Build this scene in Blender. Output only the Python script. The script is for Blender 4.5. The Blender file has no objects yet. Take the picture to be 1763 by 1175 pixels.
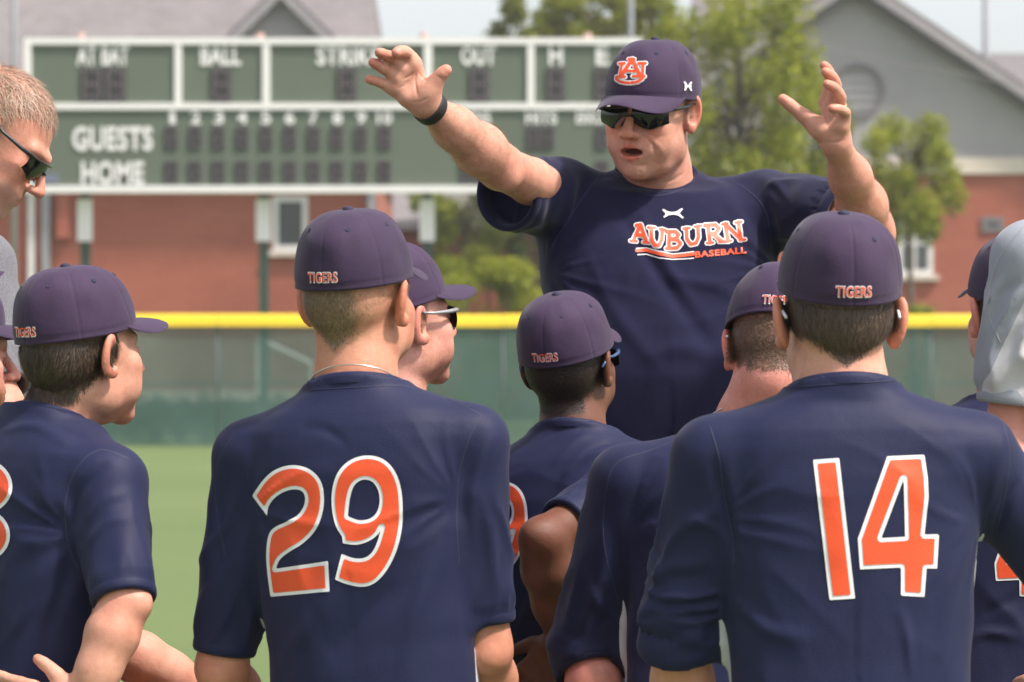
import bpy, bmesh, math, random
import numpy as np
from mathutils import Vector, Matrix
from mathutils.bvhtree import BVHTree

# ------------------------------------------------------------------ camera, sky, sun, exposure
SC = bpy.context.scene
COL = SC.collection
FPX, CU, CV, HCAM = 6900.0, 881.5, 640.0, 1.24      # long lens, camera held low: horizon on line 640 of 1175
cam_d = bpy.data.cameras.new('camera')
cam_d.sensor_width = 36.0
cam_d.lens = 36.0 * FPX / 1763.0
cam_d.shift_y = (CV - 587.5) / 1763.0
cam_d.clip_start, cam_d.clip_end = 0.1, 3000.0
cam_d.dof.use_dof = True
cam_d.dof.focus_distance = 6.9
cam_d.dof.aperture_fstop = 8.7
cam = bpy.data.objects.new('camera', cam_d)
cam.location = (0, 0, HCAM)
cam.rotation_euler = (math.radians(90), 0, 0)
COL.objects.link(cam)
SC.camera = cam

SUN_ELEV, SUN_AZ = math.radians(56), math.radians(118)   # azimuth from +Y (away) clockwise towards +X (right)
world = bpy.data.worlds.new('World')
SC.world = world
world.use_nodes = True
wn = world.node_tree
wn.nodes.clear()
w_out = wn.nodes.new('ShaderNodeOutputWorld')
w_bg = wn.nodes.new('ShaderNodeBackground')
w_sky = wn.nodes.new('ShaderNodeTexSky')
w_sky.sky_type = 'NISHITA'
w_sky.sun_disc = False
w_sky.sun_elevation = SUN_ELEV
w_sky.sun_rotation = SUN_AZ
w_sky.air_density = 1.0
w_sky.dust_density = 2.4
w_sky.ozone_density = 0.5
w_bg.inputs['Strength'].default_value = 0.15
w_hs = wn.nodes.new('ShaderNodeHueSaturation')            # a milky, hazy spring sky
w_hs.inputs['Saturation'].default_value = 0.35
wn.links.new(w_sky.outputs[0], w_hs.inputs['Color'])
wn.links.new(w_hs.outputs[0], w_bg.inputs[0])
wn.links.new(w_bg.outputs[0], w_out.inputs[0])

sun_d = bpy.data.lights.new('sun', 'SUN')
sun_d.energy = 3.5
sun_d.angle = math.radians(5.0)
sun_d.color = (1.0, 0.915, 0.845)
sun = bpy.data.objects.new('sun', sun_d)
to_sun = Vector((math.sin(SUN_AZ) * math.cos(SUN_ELEV), math.cos(SUN_AZ) * math.cos(SUN_ELEV), math.sin(SUN_ELEV)))
sun.rotation_euler = to_sun.to_track_quat('Z', 'Y').to_euler()
sun.location = (20, -20, 40)
COL.objects.link(sun)

SC.view_settings.view_transform = 'Standard'
SC.view_settings.look = 'None'
SC.view_settings.gamma = 1.0
SC.view_settings.use_curve_mapping = False
SC.view_settings.exposure = 0.68
SC.cycles.use_denoising = True
SC.cycles.max_bounces = 8
SC.cycles.transparent_max_bounces = 16

# ------------------------------------------------------------------ small helpers
rng = np.random.default_rng(7)
random.seed(7)

def W(u, v, d):
    """world point that stands d metres away and shows at pixel (u, v) of the photograph"""
    return np.array([(u - CU) / FPX * d, d, HCAM + (CV - v) / FPX * d])

def s2l(c):
    c = np.asarray(c, float) / 255.0
    return np.where(c <= 0.04045, c / 12.92, ((c + 0.055) / 1.055) ** 2.4)

def tag(o, label=None, cat=None, group=None, kind=None):
    if label: o['label'] = label
    if cat: o['category'] = cat
    if group: o['group'] = group
    if kind: o['kind'] = kind
    return o

def empty(name, loc, label=None, cat=None, group=None):
    o = bpy.data.objects.new(name, None)
    o.location = tuple(loc)
    o.empty_display_size = 0.1
    COL.objects.link(o)
    return tag(o, label, cat, group)

def make_mesh(name, V, F, smooth=True, colors=None, attrs=None):
    """V (n,3); F a list of faces or an (m,4) or (m,3) int array"""
    me = bpy.data.meshes.new(name)
    V = np.asarray(V, np.float32)
    if isinstance(F, np.ndarray):
        m, k = F.shape
        me.vertices.add(len(V)); me.vertices.foreach_set('co', V.ravel())
        me.loops.add(m * k); me.loops.foreach_set('vertex_index', F.astype(np.int32).ravel())
        me.polygons.add(m)
        me.polygons.foreach_set('loop_start', np.arange(0, m * k, k, dtype=np.int32))
        me.polygons.foreach_set('loop_total', np.full(m, k, np.int32))
        me.update(calc_edges=True)
    else:
        me.from_pydata([tuple(map(float, v)) for v in V], [], F)
    me.validate()
    if smooth:
        me.polygons.foreach_set('use_smooth', np.ones(len(me.polygons), bool))
    if colors is not None:
        a = me.color_attributes.new('Col', 'FLOAT_COLOR', 'POINT')
        c = np.ones((len(V), 4), np.float32); c[:, :3] = colors
        a.data.foreach_set('color', c.ravel())
    for k, v in (attrs or {}).items():
        a = me.attributes.new(k, 'FLOAT', 'POINT')
        a.data.foreach_set('value', np.asarray(v, np.float32))
    return me

def obj(name, me, mat, parent=None, loc=(0, 0, 0)):
    o = bpy.data.objects.new(name, me)
    if mat is not None and not me.materials:
        me.materials.append(mat)
    o.location = tuple(loc)
    o.parent = parent
    COL.objects.link(o)
    return o

class MB:
    """collects simple solids into one mesh"""
    def __init__(s): s.v = []; s.f = []
    def add(s, V, F):
        n = len(s.v); s.v += [tuple(map(float, p)) for p in V]; s.f += [[i + n for i in q] for q in F]; return s
    def box(s, x0, x1, y0, y1, z0, z1):
        V = [(x, y, z) for x in (x0, x1) for y in (y0, y1) for z in (z0, z1)]
        return s.add(V, [[0, 1, 3, 2], [4, 6, 7, 5], [0, 4, 5, 1], [2, 3, 7, 6], [0, 2, 6, 4], [1, 5, 7, 3]])
    def prism(s, pts, y0, y1):
        """polygon in (x, z) given counter-clockwise as seen from -Y, extruded along y"""
        n = len(pts)
        V = [(x, y0, z) for x, z in pts] + [(x, y1, z) for x, z in pts]
        return s.add(V, [list(range(n)), list(range(2 * n - 1, n - 1, -1))] + [[i, i + n, (i + 1) % n + n, (i + 1) % n] for i in range(n)])
    def tube(s, path, rad, n=10, caps=True):
        path = np.asarray(path, float); m = len(path)
        rad = np.broadcast_to(np.asarray(rad, float), (m,))
        T = np.gradient(path, axis=0); T /= np.linalg.norm(T, axis=1)[:, None] + 1e-12
        V = []; up = np.array([0, 0, 1.0]) if abs(T[0][2]) < .9 else np.array([1.0, 0, 0])
        for i in range(m):
            a = np.cross(T[i], up); a /= np.linalg.norm(a) + 1e-12
            b = np.cross(a, T[i]); up = b
            for k in range(n):
                t = 2 * math.pi * k / n
                V.append(path[i] + rad[i] * (math.cos(t) * a + math.sin(t) * b))
        F = [[i * n + k, i * n + (k + 1) % n, (i + 1) * n + (k + 1) % n, (i + 1) * n + k] for i in range(m - 1) for k in range(n)]
        if caps:
            F += [list(range(n))[::-1], [(m - 1) * n + k for k in range(n)]]
        return s.add(V, F)
    def build(s, name, mat, parent=None, loc=(0, 0, 0), smooth=False, bevel=0):
        L = np.asarray(loc, float)
        me = make_mesh(name, np.asarray(s.v) - (L if parent is None else 0), s.f, smooth=smooth)
        o = obj(name, me, mat, parent, loc if parent is None else (0, 0, 0))
        if bevel:
            m = o.modifiers.new('bevel', 'BEVEL'); m.width = bevel; m.segments = 2
        return o

# ------------------------------------------------------------------ materials
def mat_new(name):
    m = bpy.data.materials.new(name); m.use_nodes = True
    nt = m.node_tree
    return m, nt, nt.nodes['Principled BSDF'], nt.nodes['Material Output']

def ramp(nt, fac, stops):
    r = nt.nodes.new('ShaderNodeValToRGB')
    e = r.color_ramp.elements
    while len(e) < len(stops): e.new(0.5)
    for q, (p, c) in zip(e, stops):
        q.position = p; q.color = (*c, 1)
    nt.links.new(fac, r.inputs[0])
    return r.outputs[0]

def noise(nt, scale, detail=3, rough=.55, vec=None, mapping=None):
    n = nt.nodes.new('ShaderNodeTexNoise')
    n.inputs['Scale'].default_value = scale; n.inputs['Detail'].default_value = detail; n.inputs['Roughness'].default_value = rough
    if vec is None:
        t = nt.nodes.new('ShaderNodeTexCoord'); vec = t.outputs['Object']
    if mapping:
        mp = nt.nodes.new('ShaderNodeMapping'); mp.inputs['Scale'].default_value = mapping
        nt.links.new(vec, mp.inputs[0]); vec = mp.outputs[0]
    nt.links.new(vec, n.inputs['Vector'])
    return n.outputs[0]

def bump(nt, bsdf, height, strength, dist=0.002, prev=None):
    b = nt.nodes.new('ShaderNodeBump')
    b.inputs['Strength'].default_value = strength; b.inputs['Distance'].default_value = dist
    nt.links.new(height, b.inputs['Height'])
    if prev is not None: nt.links.new(prev, b.inputs['Normal'])
    nt.links.new(b.outputs[0], bsdf.inputs['Normal'])
    return b.outputs[0]

def mix(nt, fac, a, b, mode='MIX'):
    m = nt.nodes.new('ShaderNodeMix'); m.data_type = 'RGBA'; m.blend_type = mode
    for s, v in ((m.inputs[0], fac), (m.inputs[6], a), (m.inputs[7], b)):
        if isinstance(v, (int, float)): s.default_value = v
        elif isinstance(v, (tuple, list)): s.default_value = (*v, 1)
        else: nt.links.new(v, s)
    return m.outputs[2]

def math_node(nt, op, a, b=0.0):
    m = nt.nodes.new('ShaderNodeMath'); m.operation = op
    for s, v in ((m.inputs[0], a), (m.inputs[1], b)):
        if isinstance(v, (int, float)): s.default_value = v
        else: nt.links.new(v, s)
    return m.outputs[0]

def simple(name, col, rough=.6, var=.15, scale=6, metal=0, bump_s=0, bscale=200, spec=.5, mapping=None):
    m, nt, b, _ = mat_new(name)
    c = np.asarray(col, float)
    f = noise(nt, scale, 4, mapping=mapping)
    nt.links.new(ramp(nt, f, [(.3, tuple(c * (1 - var))), (.7, tuple(np.minimum(c * (1 + var), 1)))]), b.inputs['Base Color'])
    b.inputs['Roughness'].default_value = rough; b.inputs['Metallic'].default_value = metal
    b.inputs['Specular IOR Level'].default_value = spec
    if bump_s: bump(nt, b, noise(nt, bscale, 3), bump_s, .003)
    return m

M = {}
M['score_green'] = simple('score_green', (.122, .148, .112), .65, .06, .6, spec=.3)
M['score_white'] = simple('score_white', (.80, .78, .77), .5, .03, 1.2)
M['score_dark'] = simple('score_dark', (.030, .027, .030), .6, .2, 8)
M['lamp_glass'] = simple('lamp_glass', (.13, .105, .11), .35, .3, 12)
M['post_green'] = simple('post_green', (.03, .065, .045), .5, .1, 2)
M['pinkish'] = simple('pinkish', (.55, .36, .30), .6, .1, 4)
M['plate_blue'] = simple('plate_blue', (.16, .18, .25), .5, .1, 4)
M['metal_grey'] = simple('metal_grey', (.34, .34, .36), .45, .08, 2, metal=.3)
M['yellow_cap'] = simple('yellow_cap', (.78, .55, .015), .5, .07, .5)
M['trim_grey'] = simple('trim_grey', (.30, .28, .29), .6, .08, 1.5)
M['trim_dark'] = simple('trim_dark', (.17, .155, .165), .6, .08, 1.5)
M['cream'] = simple('cream', (.62, .54, .46), .7, .06, 1.5)
M['win_white'] = simple('win_white', (.70, .68, .67), .5, .05, 2)
M['bark'] = simple('bark', (.12, .095, .075), .9, .3, 4, bump_s=.6, bscale=12)
M['kerb'] = simple('kerb', (.45, .42, .38), .85, .1, 1)

def m_roof(name, c):
    m, nt, b, _ = mat_new(name)
    t = nt.nodes.new('ShaderNodeTexBrick')
    t.offset = .5
    t.inputs['Scale'].default_value = 1.0; t.inputs['Brick Width'].default_value = .30; t.inputs['Row Height'].default_value = .14
    t.inputs['Mortar Size'].default_value = .008
    c = np.asarray(c)
    t.inputs['Color1'].default_value = (*(c * .82), 1); t.inputs['Color2'].default_value = (*(c * 1.15), 1); t.inputs['Mortar'].default_value = (*(c * .6), 1)
    tc = nt.nodes.new('ShaderNodeTexCoord'); mp = nt.nodes.new('ShaderNodeMapping'); mp.inputs['Rotation'].default_value = (math.radians(-90), 0, 0)
    nt.links.new(tc.outputs['Object'], mp.inputs[0]); nt.links.new(mp.outputs[0], t.inputs['Vector'])
    n = noise(nt, 1.2, 5)
    nt.links.new(mix(nt, .5, t.outputs[0], ramp(nt, n, [(.3, tuple(c * .85)), (.7, tuple(c * 1.15))])), b.inputs['Base Color'])
    b.inputs['Roughness'].default_value = .9
    return m
M['roof'] = m_roof('roof', (.205, .185, .185))
M['roof_far'] = m_roof('roof_far', (.17, .155, .155))

def m_brick():
    m, nt, b, _ = mat_new('brick_wall')
    t = nt.nodes.new('ShaderNodeTexBrick')
    t.inputs['Scale'].default_value = 1.0; t.inputs['Brick Width'].default_value = .215; t.inputs['Row Height'].default_value = .075
    t.inputs['Mortar Size'].default_value = .008
    t.inputs['Color1'].default_value = (.30, .062, .034, 1); t.inputs['Color2'].default_value = (.37, .088, .050, 1); t.inputs['Mortar'].default_value = (.36, .22, .16, 1)
    tc = nt.nodes.new('ShaderNodeTexCoord'); mp = nt.nodes.new('ShaderNodeMapping'); mp.inputs['Rotation'].default_value = (math.radians(-90), 0, 0)
    nt.links.new(tc.outputs['Object'], mp.inputs[0]); nt.links.new(mp.outputs[0], t.inputs['Vector'])
    n = noise(nt, .55, 5, mapping=(.6, 1, 1.6))
    nt.links.new(mix(nt, .42, t.outputs[0], ramp(nt, n, [(.3, (.27, .058, .032)), (.5, (.35, .083, .047)), (.72, (.42, .13, .075))])), b.inputs['Base Color'])
    b.inputs['Roughness'].default_value = .85
    bump(nt, b, t.outputs[1], -.4, .01)
    return m
M['brick'] = m_brick()

def m_siding():
    m, nt, b, _ = mat_new('siding')
    w = nt.nodes.new('ShaderNodeTexWave'); w.wave_type = 'BANDS'; w.bands_direction = 'Z'; w.wave_profile = 'SAW'
    w.inputs['Scale'].default_value = 1.3
    tc = nt.nodes.new('ShaderNodeTexCoord'); nt.links.new(tc.outputs['Object'], w.inputs[0])
    n = noise(nt, .5, 4)
    nt.links.new(ramp(nt, n, [(.3, (.315, .30, .315)), (.7, (.375, .355, .37))]), b.inputs['Base Color'])
    b.inputs['Roughness'].default_value = .65
    bump(nt, b, w.outputs[1], .6, .02)
    return m
M['siding'] = m_siding()

def m_glass_dark():
    m, nt, b, _ = mat_new('window_glass')
    b.inputs['Base Color'].default_value = (.085, .09, .09, 1); b.inputs['Roughness'].default_value = .15
    b.inputs['Specular IOR Level'].default_value = .5
    return m
M['glass'] = m_glass_dark()

def m_screen():
    m, nt, b, out = mat_new('windscreen_mesh')
    n = noise(nt, .9, 5, .6)
    nt.links.new(ramp(nt, n, [(.35, (.045, .105, .085)), (.6, (.062, .130, .108)), (.8, (.105, .165, .142))]), b.inputs['Base Color'])
    b.inputs['Roughness'].default_value = .8
    tr = nt.nodes.new('ShaderNodeBsdfTransparent')
    mx = nt.nodes.new('ShaderNodeMixShader')
    f = math_node(nt, 'ADD', math_node(nt, 'MULTIPLY', noise(nt, .25, 2), .14), .74)
    nt.links.new(f, mx.inputs[0]); nt.links.new(tr.outputs[0], mx.inputs[1]); nt.links.new(b.outputs[0], mx.inputs[2])
    nt.links.new(mx.outputs[0], out.inputs[0])
    return m
M['screen'] = m_screen()

def m_turf():
    m, nt, b, _ = mat_new('turf')
    tc = nt.nodes.new('ShaderNodeTexCoord')
    n1 = noise(nt, .18, 5, vec=tc.outputs['Object']); n2 = noise(nt, 60, 3, vec=tc.outputs['Object'])
    c1 = ramp(nt, n1, [(.3, (.112, .160, .054)), (.7, (.150, .198, .074))])
    c2 = ramp(nt, n2, [(.3, (.085, .128, .042)), (.7, (.18, .232, .096))])
    nt.links.new(mix(nt, .45, c1, c2), b.inputs['Base Color'])
    b.inputs['Roughness'].default_value = .85; b.inputs['Specular IOR Level'].default_value = .2
    bump(nt, b, noise(nt, 180, 2, vec=tc.outputs['Object']), .5, .02)
    return m
M['turf'] = m_turf()

def m_leaf(name, lo, hi):
    m, nt, b, out = mat_new(name)
    g = nt.nodes.new('ShaderNodeNewGeometry')
    c = ramp(nt, g.outputs['Random Per Island'], [(.0, lo), (1.0, hi)])
    n = noise(nt, .9, 2)
    c = mix(nt, .5, c, ramp(nt, n, [(.35, lo), (.7, hi)]))
    nt.links.new(c, b.inputs['Base Color'])
    b.inputs['Roughness'].default_value = .55; b.inputs['Specular IOR Level'].default_value = .3
    tl = nt.nodes.new('ShaderNodeBsdfTranslucent'); nt.links.new(c, tl.inputs[0])
    mx = nt.nodes.new('ShaderNodeMixShader'); mx.inputs[0].default_value = .5
    nt.links.new(b.outputs[0], mx.inputs[1]); nt.links.new(tl.outputs[0], mx.inputs[2]); nt.links.new(mx.outputs[0], out.inputs[0])
    return m
M['leaf_spring'] = m_leaf('leaf_spring', (.16, .20, .014), (.42, .43, .042))
M['leaf_mid'] = m_leaf('leaf_mid', (.12, .16, .014), (.32, .34, .040))
M['leaf_dark'] = m_leaf('leaf_dark', (.05, .085, .02), (.13, .18, .04))

# ------------------------------------------------------------------ signed-distance modelling (numpy) and its mesher
def _len(q): return np.sqrt(np.einsum('ij,ij->i', q, q))
def smin(a, b, k):
    h = np.clip(.5 + .5 * (b - a) / k, 0, 1)
    return b + (a - b) * h - k * h * (1 - h)
def smax(a, b, k): return -smin(-a, -b, k)
def ell(p, c, r, R=None):
    q = p - np.asarray(c)
    if R is not None: q = q @ R
    r = np.asarray(r, float)
    k0 = _len(q / r); k1 = _len(q / (r * r)) + 1e-9
    return k0 * (k0 - 1) / k1
def rcone(p, a, b, ra, rb):
    a = np.asarray(a, float); ab = np.asarray(b, float) - a
    t = np.clip(((p - a) @ ab) / (ab @ ab + 1e-12), 0, 1)
    return _len(p - a - t[:, None] * ab) - (ra + (rb - ra) * t)
def chain(p, pts, rads, k=.004):
    d = None
    for i in range(len(pts) - 1):
        e = rcone(p, pts[i], pts[i + 1], rads[i], rads[i + 1])
        d = e if d is None else smin(d, e, k)
    return d
def rot_z(a): c, s = math.cos(a), math.sin(a); return np.array([[c, -s, 0], [s, c, 0], [0, 0, 1.]])
def rot_x(a): c, s = math.cos(a), math.sin(a); return np.array([[1., 0, 0], [0, c, -s], [0, s, c]])
def rot_y(a): c, s = math.cos(a), math.sin(a); return np.array([[c, 0, s], [0, 1., 0], [-s, 0, c]])

_tab = np.random.default_rng(3).random((64, 64, 64)).astype(np.float32)
def vnoise(p):
    i = np.floor(p).astype(np.int64); f = p - i; f = f * f * (3 - 2 * f)
    i0 = i & 63; i1 = (i + 1) & 63
    x0, y0, z0 = i0.T; x1, y1, z1 = i1.T; fx, fy, fz = f.T
    a = _tab[x0, y0, z0] * (1 - fx) + _tab[x1, y0, z0] * fx
    b = _tab[x0, y1, z0] * (1 - fx) + _tab[x1, y1, z0] * fx
    c = _tab[x0, y0, z1] * (1 - fx) + _tab[x1, y0, z1] * fx
    d = _tab[x0, y1, z1] * (1 - fx) + _tab[x1, y1, z1] * fx
    return (a * (1 - fy) + b * fy) * (1 - fz) + (c * (1 - fy) + d * fy) * fz
def ridge(p): return 1 - np.abs(2 * vnoise(p) - 1)

_E = [(0, 1), (2, 3), (4, 5), (6, 7), (0, 2), (1, 3), (4, 6), (5, 7), (0, 4), (1, 5), (2, 6), (3, 7)]
_C = np.array([[x, y, z] for x in (0, 1) for y in (0, 1) for z in (0, 1)])
def mesh_sdf(f, lo, hi, h, smooth=1, slack=1.9):
    lo = np.asarray(lo, float); hi = np.asarray(hi, float); B = 6
    nb = np.maximum(np.ceil((hi - lo) / (h * B)).astype(int), 1)
    bi = np.stack(np.meshgrid(*[np.arange(k) for k in nb], indexing='ij'), -1).reshape(-1, 3)
    keep = np.abs(f(lo + (bi + .5) * B * h)) < B * h * .87 * slack + .003
    bi = bi[keep]
    dims = nb * B + 1
    need = np.zeros(dims, bool)
    off = np.stack(np.meshgrid(*[np.arange(B + 1)] * 3, indexing='ij'), -1).reshape(-1, 3)
    for o in off:
        q = bi * B + o; need[q[:, 0], q[:, 1], q[:, 2]] = True
    fl = np.flatnonzero(need.ravel())
    D = np.full(need.size, 9.0, np.float32)
    for s in range(0, len(fl), 150000):
        part = fl[s:s + 150000]
        P = lo + h * np.stack(np.unravel_index(part, dims), -1)
        D[part] = f(P)
    D = D.reshape(dims); S = D < 0
    cs = lambda A, c: A[c[0]:dims[0] - 1 + c[0], c[1]:dims[1] - 1 + c[1], c[2]:dims[2] - 1 + c[2]]
    cnt = np.zeros(dims - 1, np.int8); ok = np.ones(dims - 1, bool)
    for c in _C: cnt += cs(S, c); ok &= cs(need, c)
    act = ok & (cnt > 0) & (cnt < 8)
    ai = np.stack(np.nonzero(act), -1)
    val = np.stack([D[ai[:, 0] + c[0], ai[:, 1] + c[1], ai[:, 2] + c[2]] for c in _C], 1)
    acc = np.zeros((len(ai), 3)); n = np.zeros(len(ai))
    for a, b in _E:
        va, vb = val[:, a], val[:, b]; x = (va < 0) != (vb < 0)
        t = np.where(x, va / np.where(x, va - vb, 1), 0)
        acc += np.where(x[:, None], _C[a] + t[:, None] * (_C[b] - _C[a]), 0); n += x
    V = lo + h * (ai + acc / n[:, None])
    ids = np.full(dims - 1, -1, np.int32); ids[act] = np.arange(len(ai))
    Q = []
    for ax in range(3):
        u, w = [(1, 2), (2, 0), (0, 1)][ax]
        sa = [slice(None)] * 3; sb = [slice(None)] * 3; sa[ax] = slice(0, -1); sb[ax] = slice(1, None)
        s0, s1 = S[tuple(sa)], S[tuple(sb)]
        e = np.stack(np.nonzero(s0 != s1), -1)
        e = e[(e[:, u] > 0) & (e[:, w] > 0) & (e[:, u] < dims[u] - 1) & (e[:, w] < dims[w] - 1)]
        q = []
        for du, dw in ((-1, -1), (0, -1), (0, 0), (-1, 0)):
            g = e.copy(); g[:, u] += du; g[:, w] += dw
            q.append(ids[g[:, 0], g[:, 1], g[:, 2]])
        q = np.stack(q, 1)
        fl_ = s0[e[:, 0], e[:, 1], e[:, 2]]
        q = np.where(fl_[:, None], q, q[:, ::-1])
        Q.append(q[(q >= 0).all(1)])
    Q = np.concatenate(Q)
    for _ in range(smooth):
        acc = np.zeros_like(V); n = np.zeros(len(V))
        for a, b in ((0, 1), (1, 2), (2, 3), (3, 0)):
            for c in range(3): acc[:, c] += np.bincount(Q[:, a], V[Q[:, b], c], len(V)) + np.bincount(Q[:, b], V[Q[:, a], c], len(V))
            n += np.bincount(Q[:, a], minlength=len(V)) + np.bincount(Q[:, b], minlength=len(V))
        V = V * .45 + .55 * acc / np.maximum(n, 1)[:, None]
    return V, Q

# ------------------------------------------------------------------ the setting
gm = MB(); gm.add([(-500, -60, 0), (500, -60, 0), (500, 1200, 0), (-500, 1200, 0)], [[0, 1, 2, 3]])
tag(gm.build('ground', M['turf']), kind='structure')
def UX(u, y): return (u - CU) / FPX * y
def VZ(v, y): return HCAM + (CV - v) / FPX * y

_textcache = {}
def text_mesh(s, bold=0.0):
    """flat text outline from Blender's own font, scaled to a unit box"""
    key = (s, bold)
    if key not in _textcache:
        cu = bpy.data.curves.new('text', 'FONT'); cu.body = s; cu.size = 1.0; cu.offset = bold; cu.resolution_u = 4
        cu.space_character = 1.06
        o = bpy.data.objects.new('text', cu); COL.objects.link(o)
        dg = bpy.context.evaluated_depsgraph_get()
        me = bpy.data.meshes.new_from_object(o.evaluated_get(dg))
        V = np.array([v.co[:] for v in me.vertices])[:, :2]; F = [list(p.vertices) for p in me.polygons]
        bpy.data.objects.remove(o); bpy.data.curves.remove(cu); bpy.data.meshes.remove(me)
        mn, mx = V.min(0), V.max(0)
        _textcache[key] = ((V - mn) / (mx - mn), F)
    return _textcache[key]

# ---- outfield fence
FY = 66.0
fence = empty('outfield_fence', (0, FY, 0), 'green mesh windscreen fence with yellow top cap across the outfield', 'fence')
bay = 2.35; x0 = UX(375, FY) - 10 * bay
for i in range(22):
    xa, xb = x0 + i * bay, x0 + (i + 1) * bay
    nx, nz = 16, 12
    V = []; F = []
    for a in range(nx + 1):
        for c in range(nz + 1):
            x = xa + .012 + (bay - .024) * a / nx; z = .02 + 1.98 * c / nz
            y = -.05 + .018 * math.sin(x * 2.6 + i) * math.sin(z * 1.7 + i * 2) + random.uniform(-.004, .004)
            V.append((x, y, z))
    F = [[a * (nz + 1) + c, (a + 1) * (nz + 1) + c, (a + 1) * (nz + 1) + c + 1, a * (nz + 1) + c + 1] for a in range(nx) for c in range(nz)]
    obj('windscreen_panel', make_mesh('windscreen_panel', V, F), M['screen'], fence)
    MB().tube([(xa, .02, 0), (xa, .02, 2.08)], .032, 8).build('post', M['metal_grey'], fence, smooth=True)
    m = MB()
    ring = [(-.085 * math.cos(t), 2.03 + .15 * math.sin(t) ** .9 if math.sin(t) > 0 else 2.03) for t in np.linspace(0, math.pi, 12)]
    ring = [(-.095, 1.985)] + ring + [(.095, 1.985)]
    n = len(ring)
    V = [(x, -.01 + yy, zz + .006 * math.sin(i * 2.1 + q)) for q, x in enumerate((xa + .004, xb - .004)) for yy, zz in ring]
    m.add(V, [[k, k + 1, n + k + 1, n + k] for k in range(n - 1)] + [[n - 1, 0, n, 2 * n - 1], list(range(n))[::-1], list(range(n, 2 * n))])
    m.build('top_cap', M['yellow_cap'], fence, smooth=False)
    MB().tube([(xa, .02, 1.05), (xb, .02, 1.05)], .02, 6).build('rail', M['metal_grey'], fence)

# ---- scoreboard
SY = 69.0
board = empty('scoreboard', (UX(577, SY), SY, 0), 'long green baseball scoreboard in white frame on posts above the fence', 'scoreboard')
BX = UX(577, SY)
def SX(u): return UX(u, SY) - BX
def SZ(v): return VZ(v, SY)
def sbox(name, u0, u1, v0, v1, y0, y1, mat, par=board, bevel=0):
    return MB().box(SX(u0), SX(u1), y0, y1, SZ(v1), SZ(v0)).build(name, M[mat], par, bevel=bevel)
UR = 1106
sbox('panel', 46, UR - 4, 70, 328, 0, .25, 'score_green')
sbox('frame_bar', 42, UR, 66, 77, -.06, .3, 'score_white')
sbox('frame_bar', 42, UR, 320, 332, -.06, .3, 'score_white')
sbox('frame_bar', 54.1, UR - 12.1, 178, 189, -.05, 0, 'score_white')
sbox('frame_bar', 42, 54, 77.1, 319.9, -.06, .3, 'score_white')
sbox('frame_bar', UR - 12, UR, 77.1, 319.9, -.06, .3, 'score_white')
for a, b in ((301, 313), (452, 465), (730, 744), (908, 920)):
    sbox('divider', a, b, 77.1, 177.9, -.05, 0, 'score_white')
def word(s, uc, v0, v1, w, bold=.035):
    V2, F = text_mesh(s, bold)
    V = [(SX(uc - w / 2 + w * x), -.022, SZ(v1 + (v0 - v1) * y)) for x, y in V2]
    obj('lettering', make_mesh('lettering', V, F, smooth=False), M['score_white'], board)
word('AT BAT', 177, 79, 113, 90); word('BALL', 380, 79, 113, 70); word('STRIKE', 600, 79, 113, 110)
word('OUT', 824, 79, 113, 60); word('H', 957, 79, 113, 24); word('E', 1037, 79, 113, 22)
word('GUESTS', 194, 218, 260, 138); word('HOME', 194, 278, 318, 108)
for i, u in enumerate((297, 337, 377, 417, 458, 499, 540, 581, 622, 662)):
    word(str(i + 1), u, 191, 214, 10 if i == 0 else (26 if i == 9 else 17))
word('RUNS', 815, 191, 214, 60); word('HITS', 932, 191, 214, 54); word('ERRORS', 1025, 191, 214, 66)
def digit(u0, u1, v0, v1):
    """one dark digit window with its ring of lamps in the shape of an eight"""
    d = sbox('digit_window', u0, u1, v0, v1, -.03, .05, 'score_dark')
    m = MB(); w, h = u1 - u0, v1 - v0
    nx, nz = 4, 7
    for a in range(nx):
        for c in range(nz):
            if 0 < a < nx - 1 and c not in (0, 3, 6): continue
            uu = u0 + w * (.14 + .72 * a / (nx - 1)); vv = v0 + h * (.09 + .82 * c / (nz - 1)); r = w * .085
            cx, cz = SX(uu), SZ(vv); rr = r / 100
            V = [(cx + rr * math.cos(t), -.032, cz + rr * math.sin(t)) for t in np.arange(8) * math.pi / 4] + [(cx, -.055, cz)]
            m.add(V, [[k, (k + 1) % 8, 8] for k in range(8)])
    m.build('lamps', M['lamp_glass'], d, smooth=True)
digit(139, 176, 118, 175); digit(180, 217, 118, 175); digit(363, 398, 118, 175); digit(580, 614, 118, 175)
digit(807, 842, 118, 175); digit(940, 973, 118, 175); digit(1022, 1054, 118, 175)
for u in (295, 336, 376, 417, 458, 499, 540, 580, 621, 662):
    digit(u - 11, u + 11, 219, 257); digit(u - 11, u + 11, 277, 315)
for r in ((219, 257), (277, 315)):
    for u in (803, 827, 918, 943, 1036): digit(u - 11, u + 11, *r)
sbox('maker_plate', 66, 101, 300, 315, -.03, 0, 'plate_blue')
for i, u in enumerate((143, 452, 735, 1018)):
    m = MB(); m.box(SX(u - 8), SX(u + 8), .302, .46, 0, SZ(62)); p = m.build('support_post', M['post_green'], board)
    sbox('post_pad', u - 13, u + 13, 342, 415, .27, .30, 'score_white')
    m = MB(); m.tube([(SX(u - 6), .2, SZ(66)), (SX(u - 6), .2, SZ(56))], .07, 8); m.build('post_cap', M['pinkish'], board)

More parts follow.
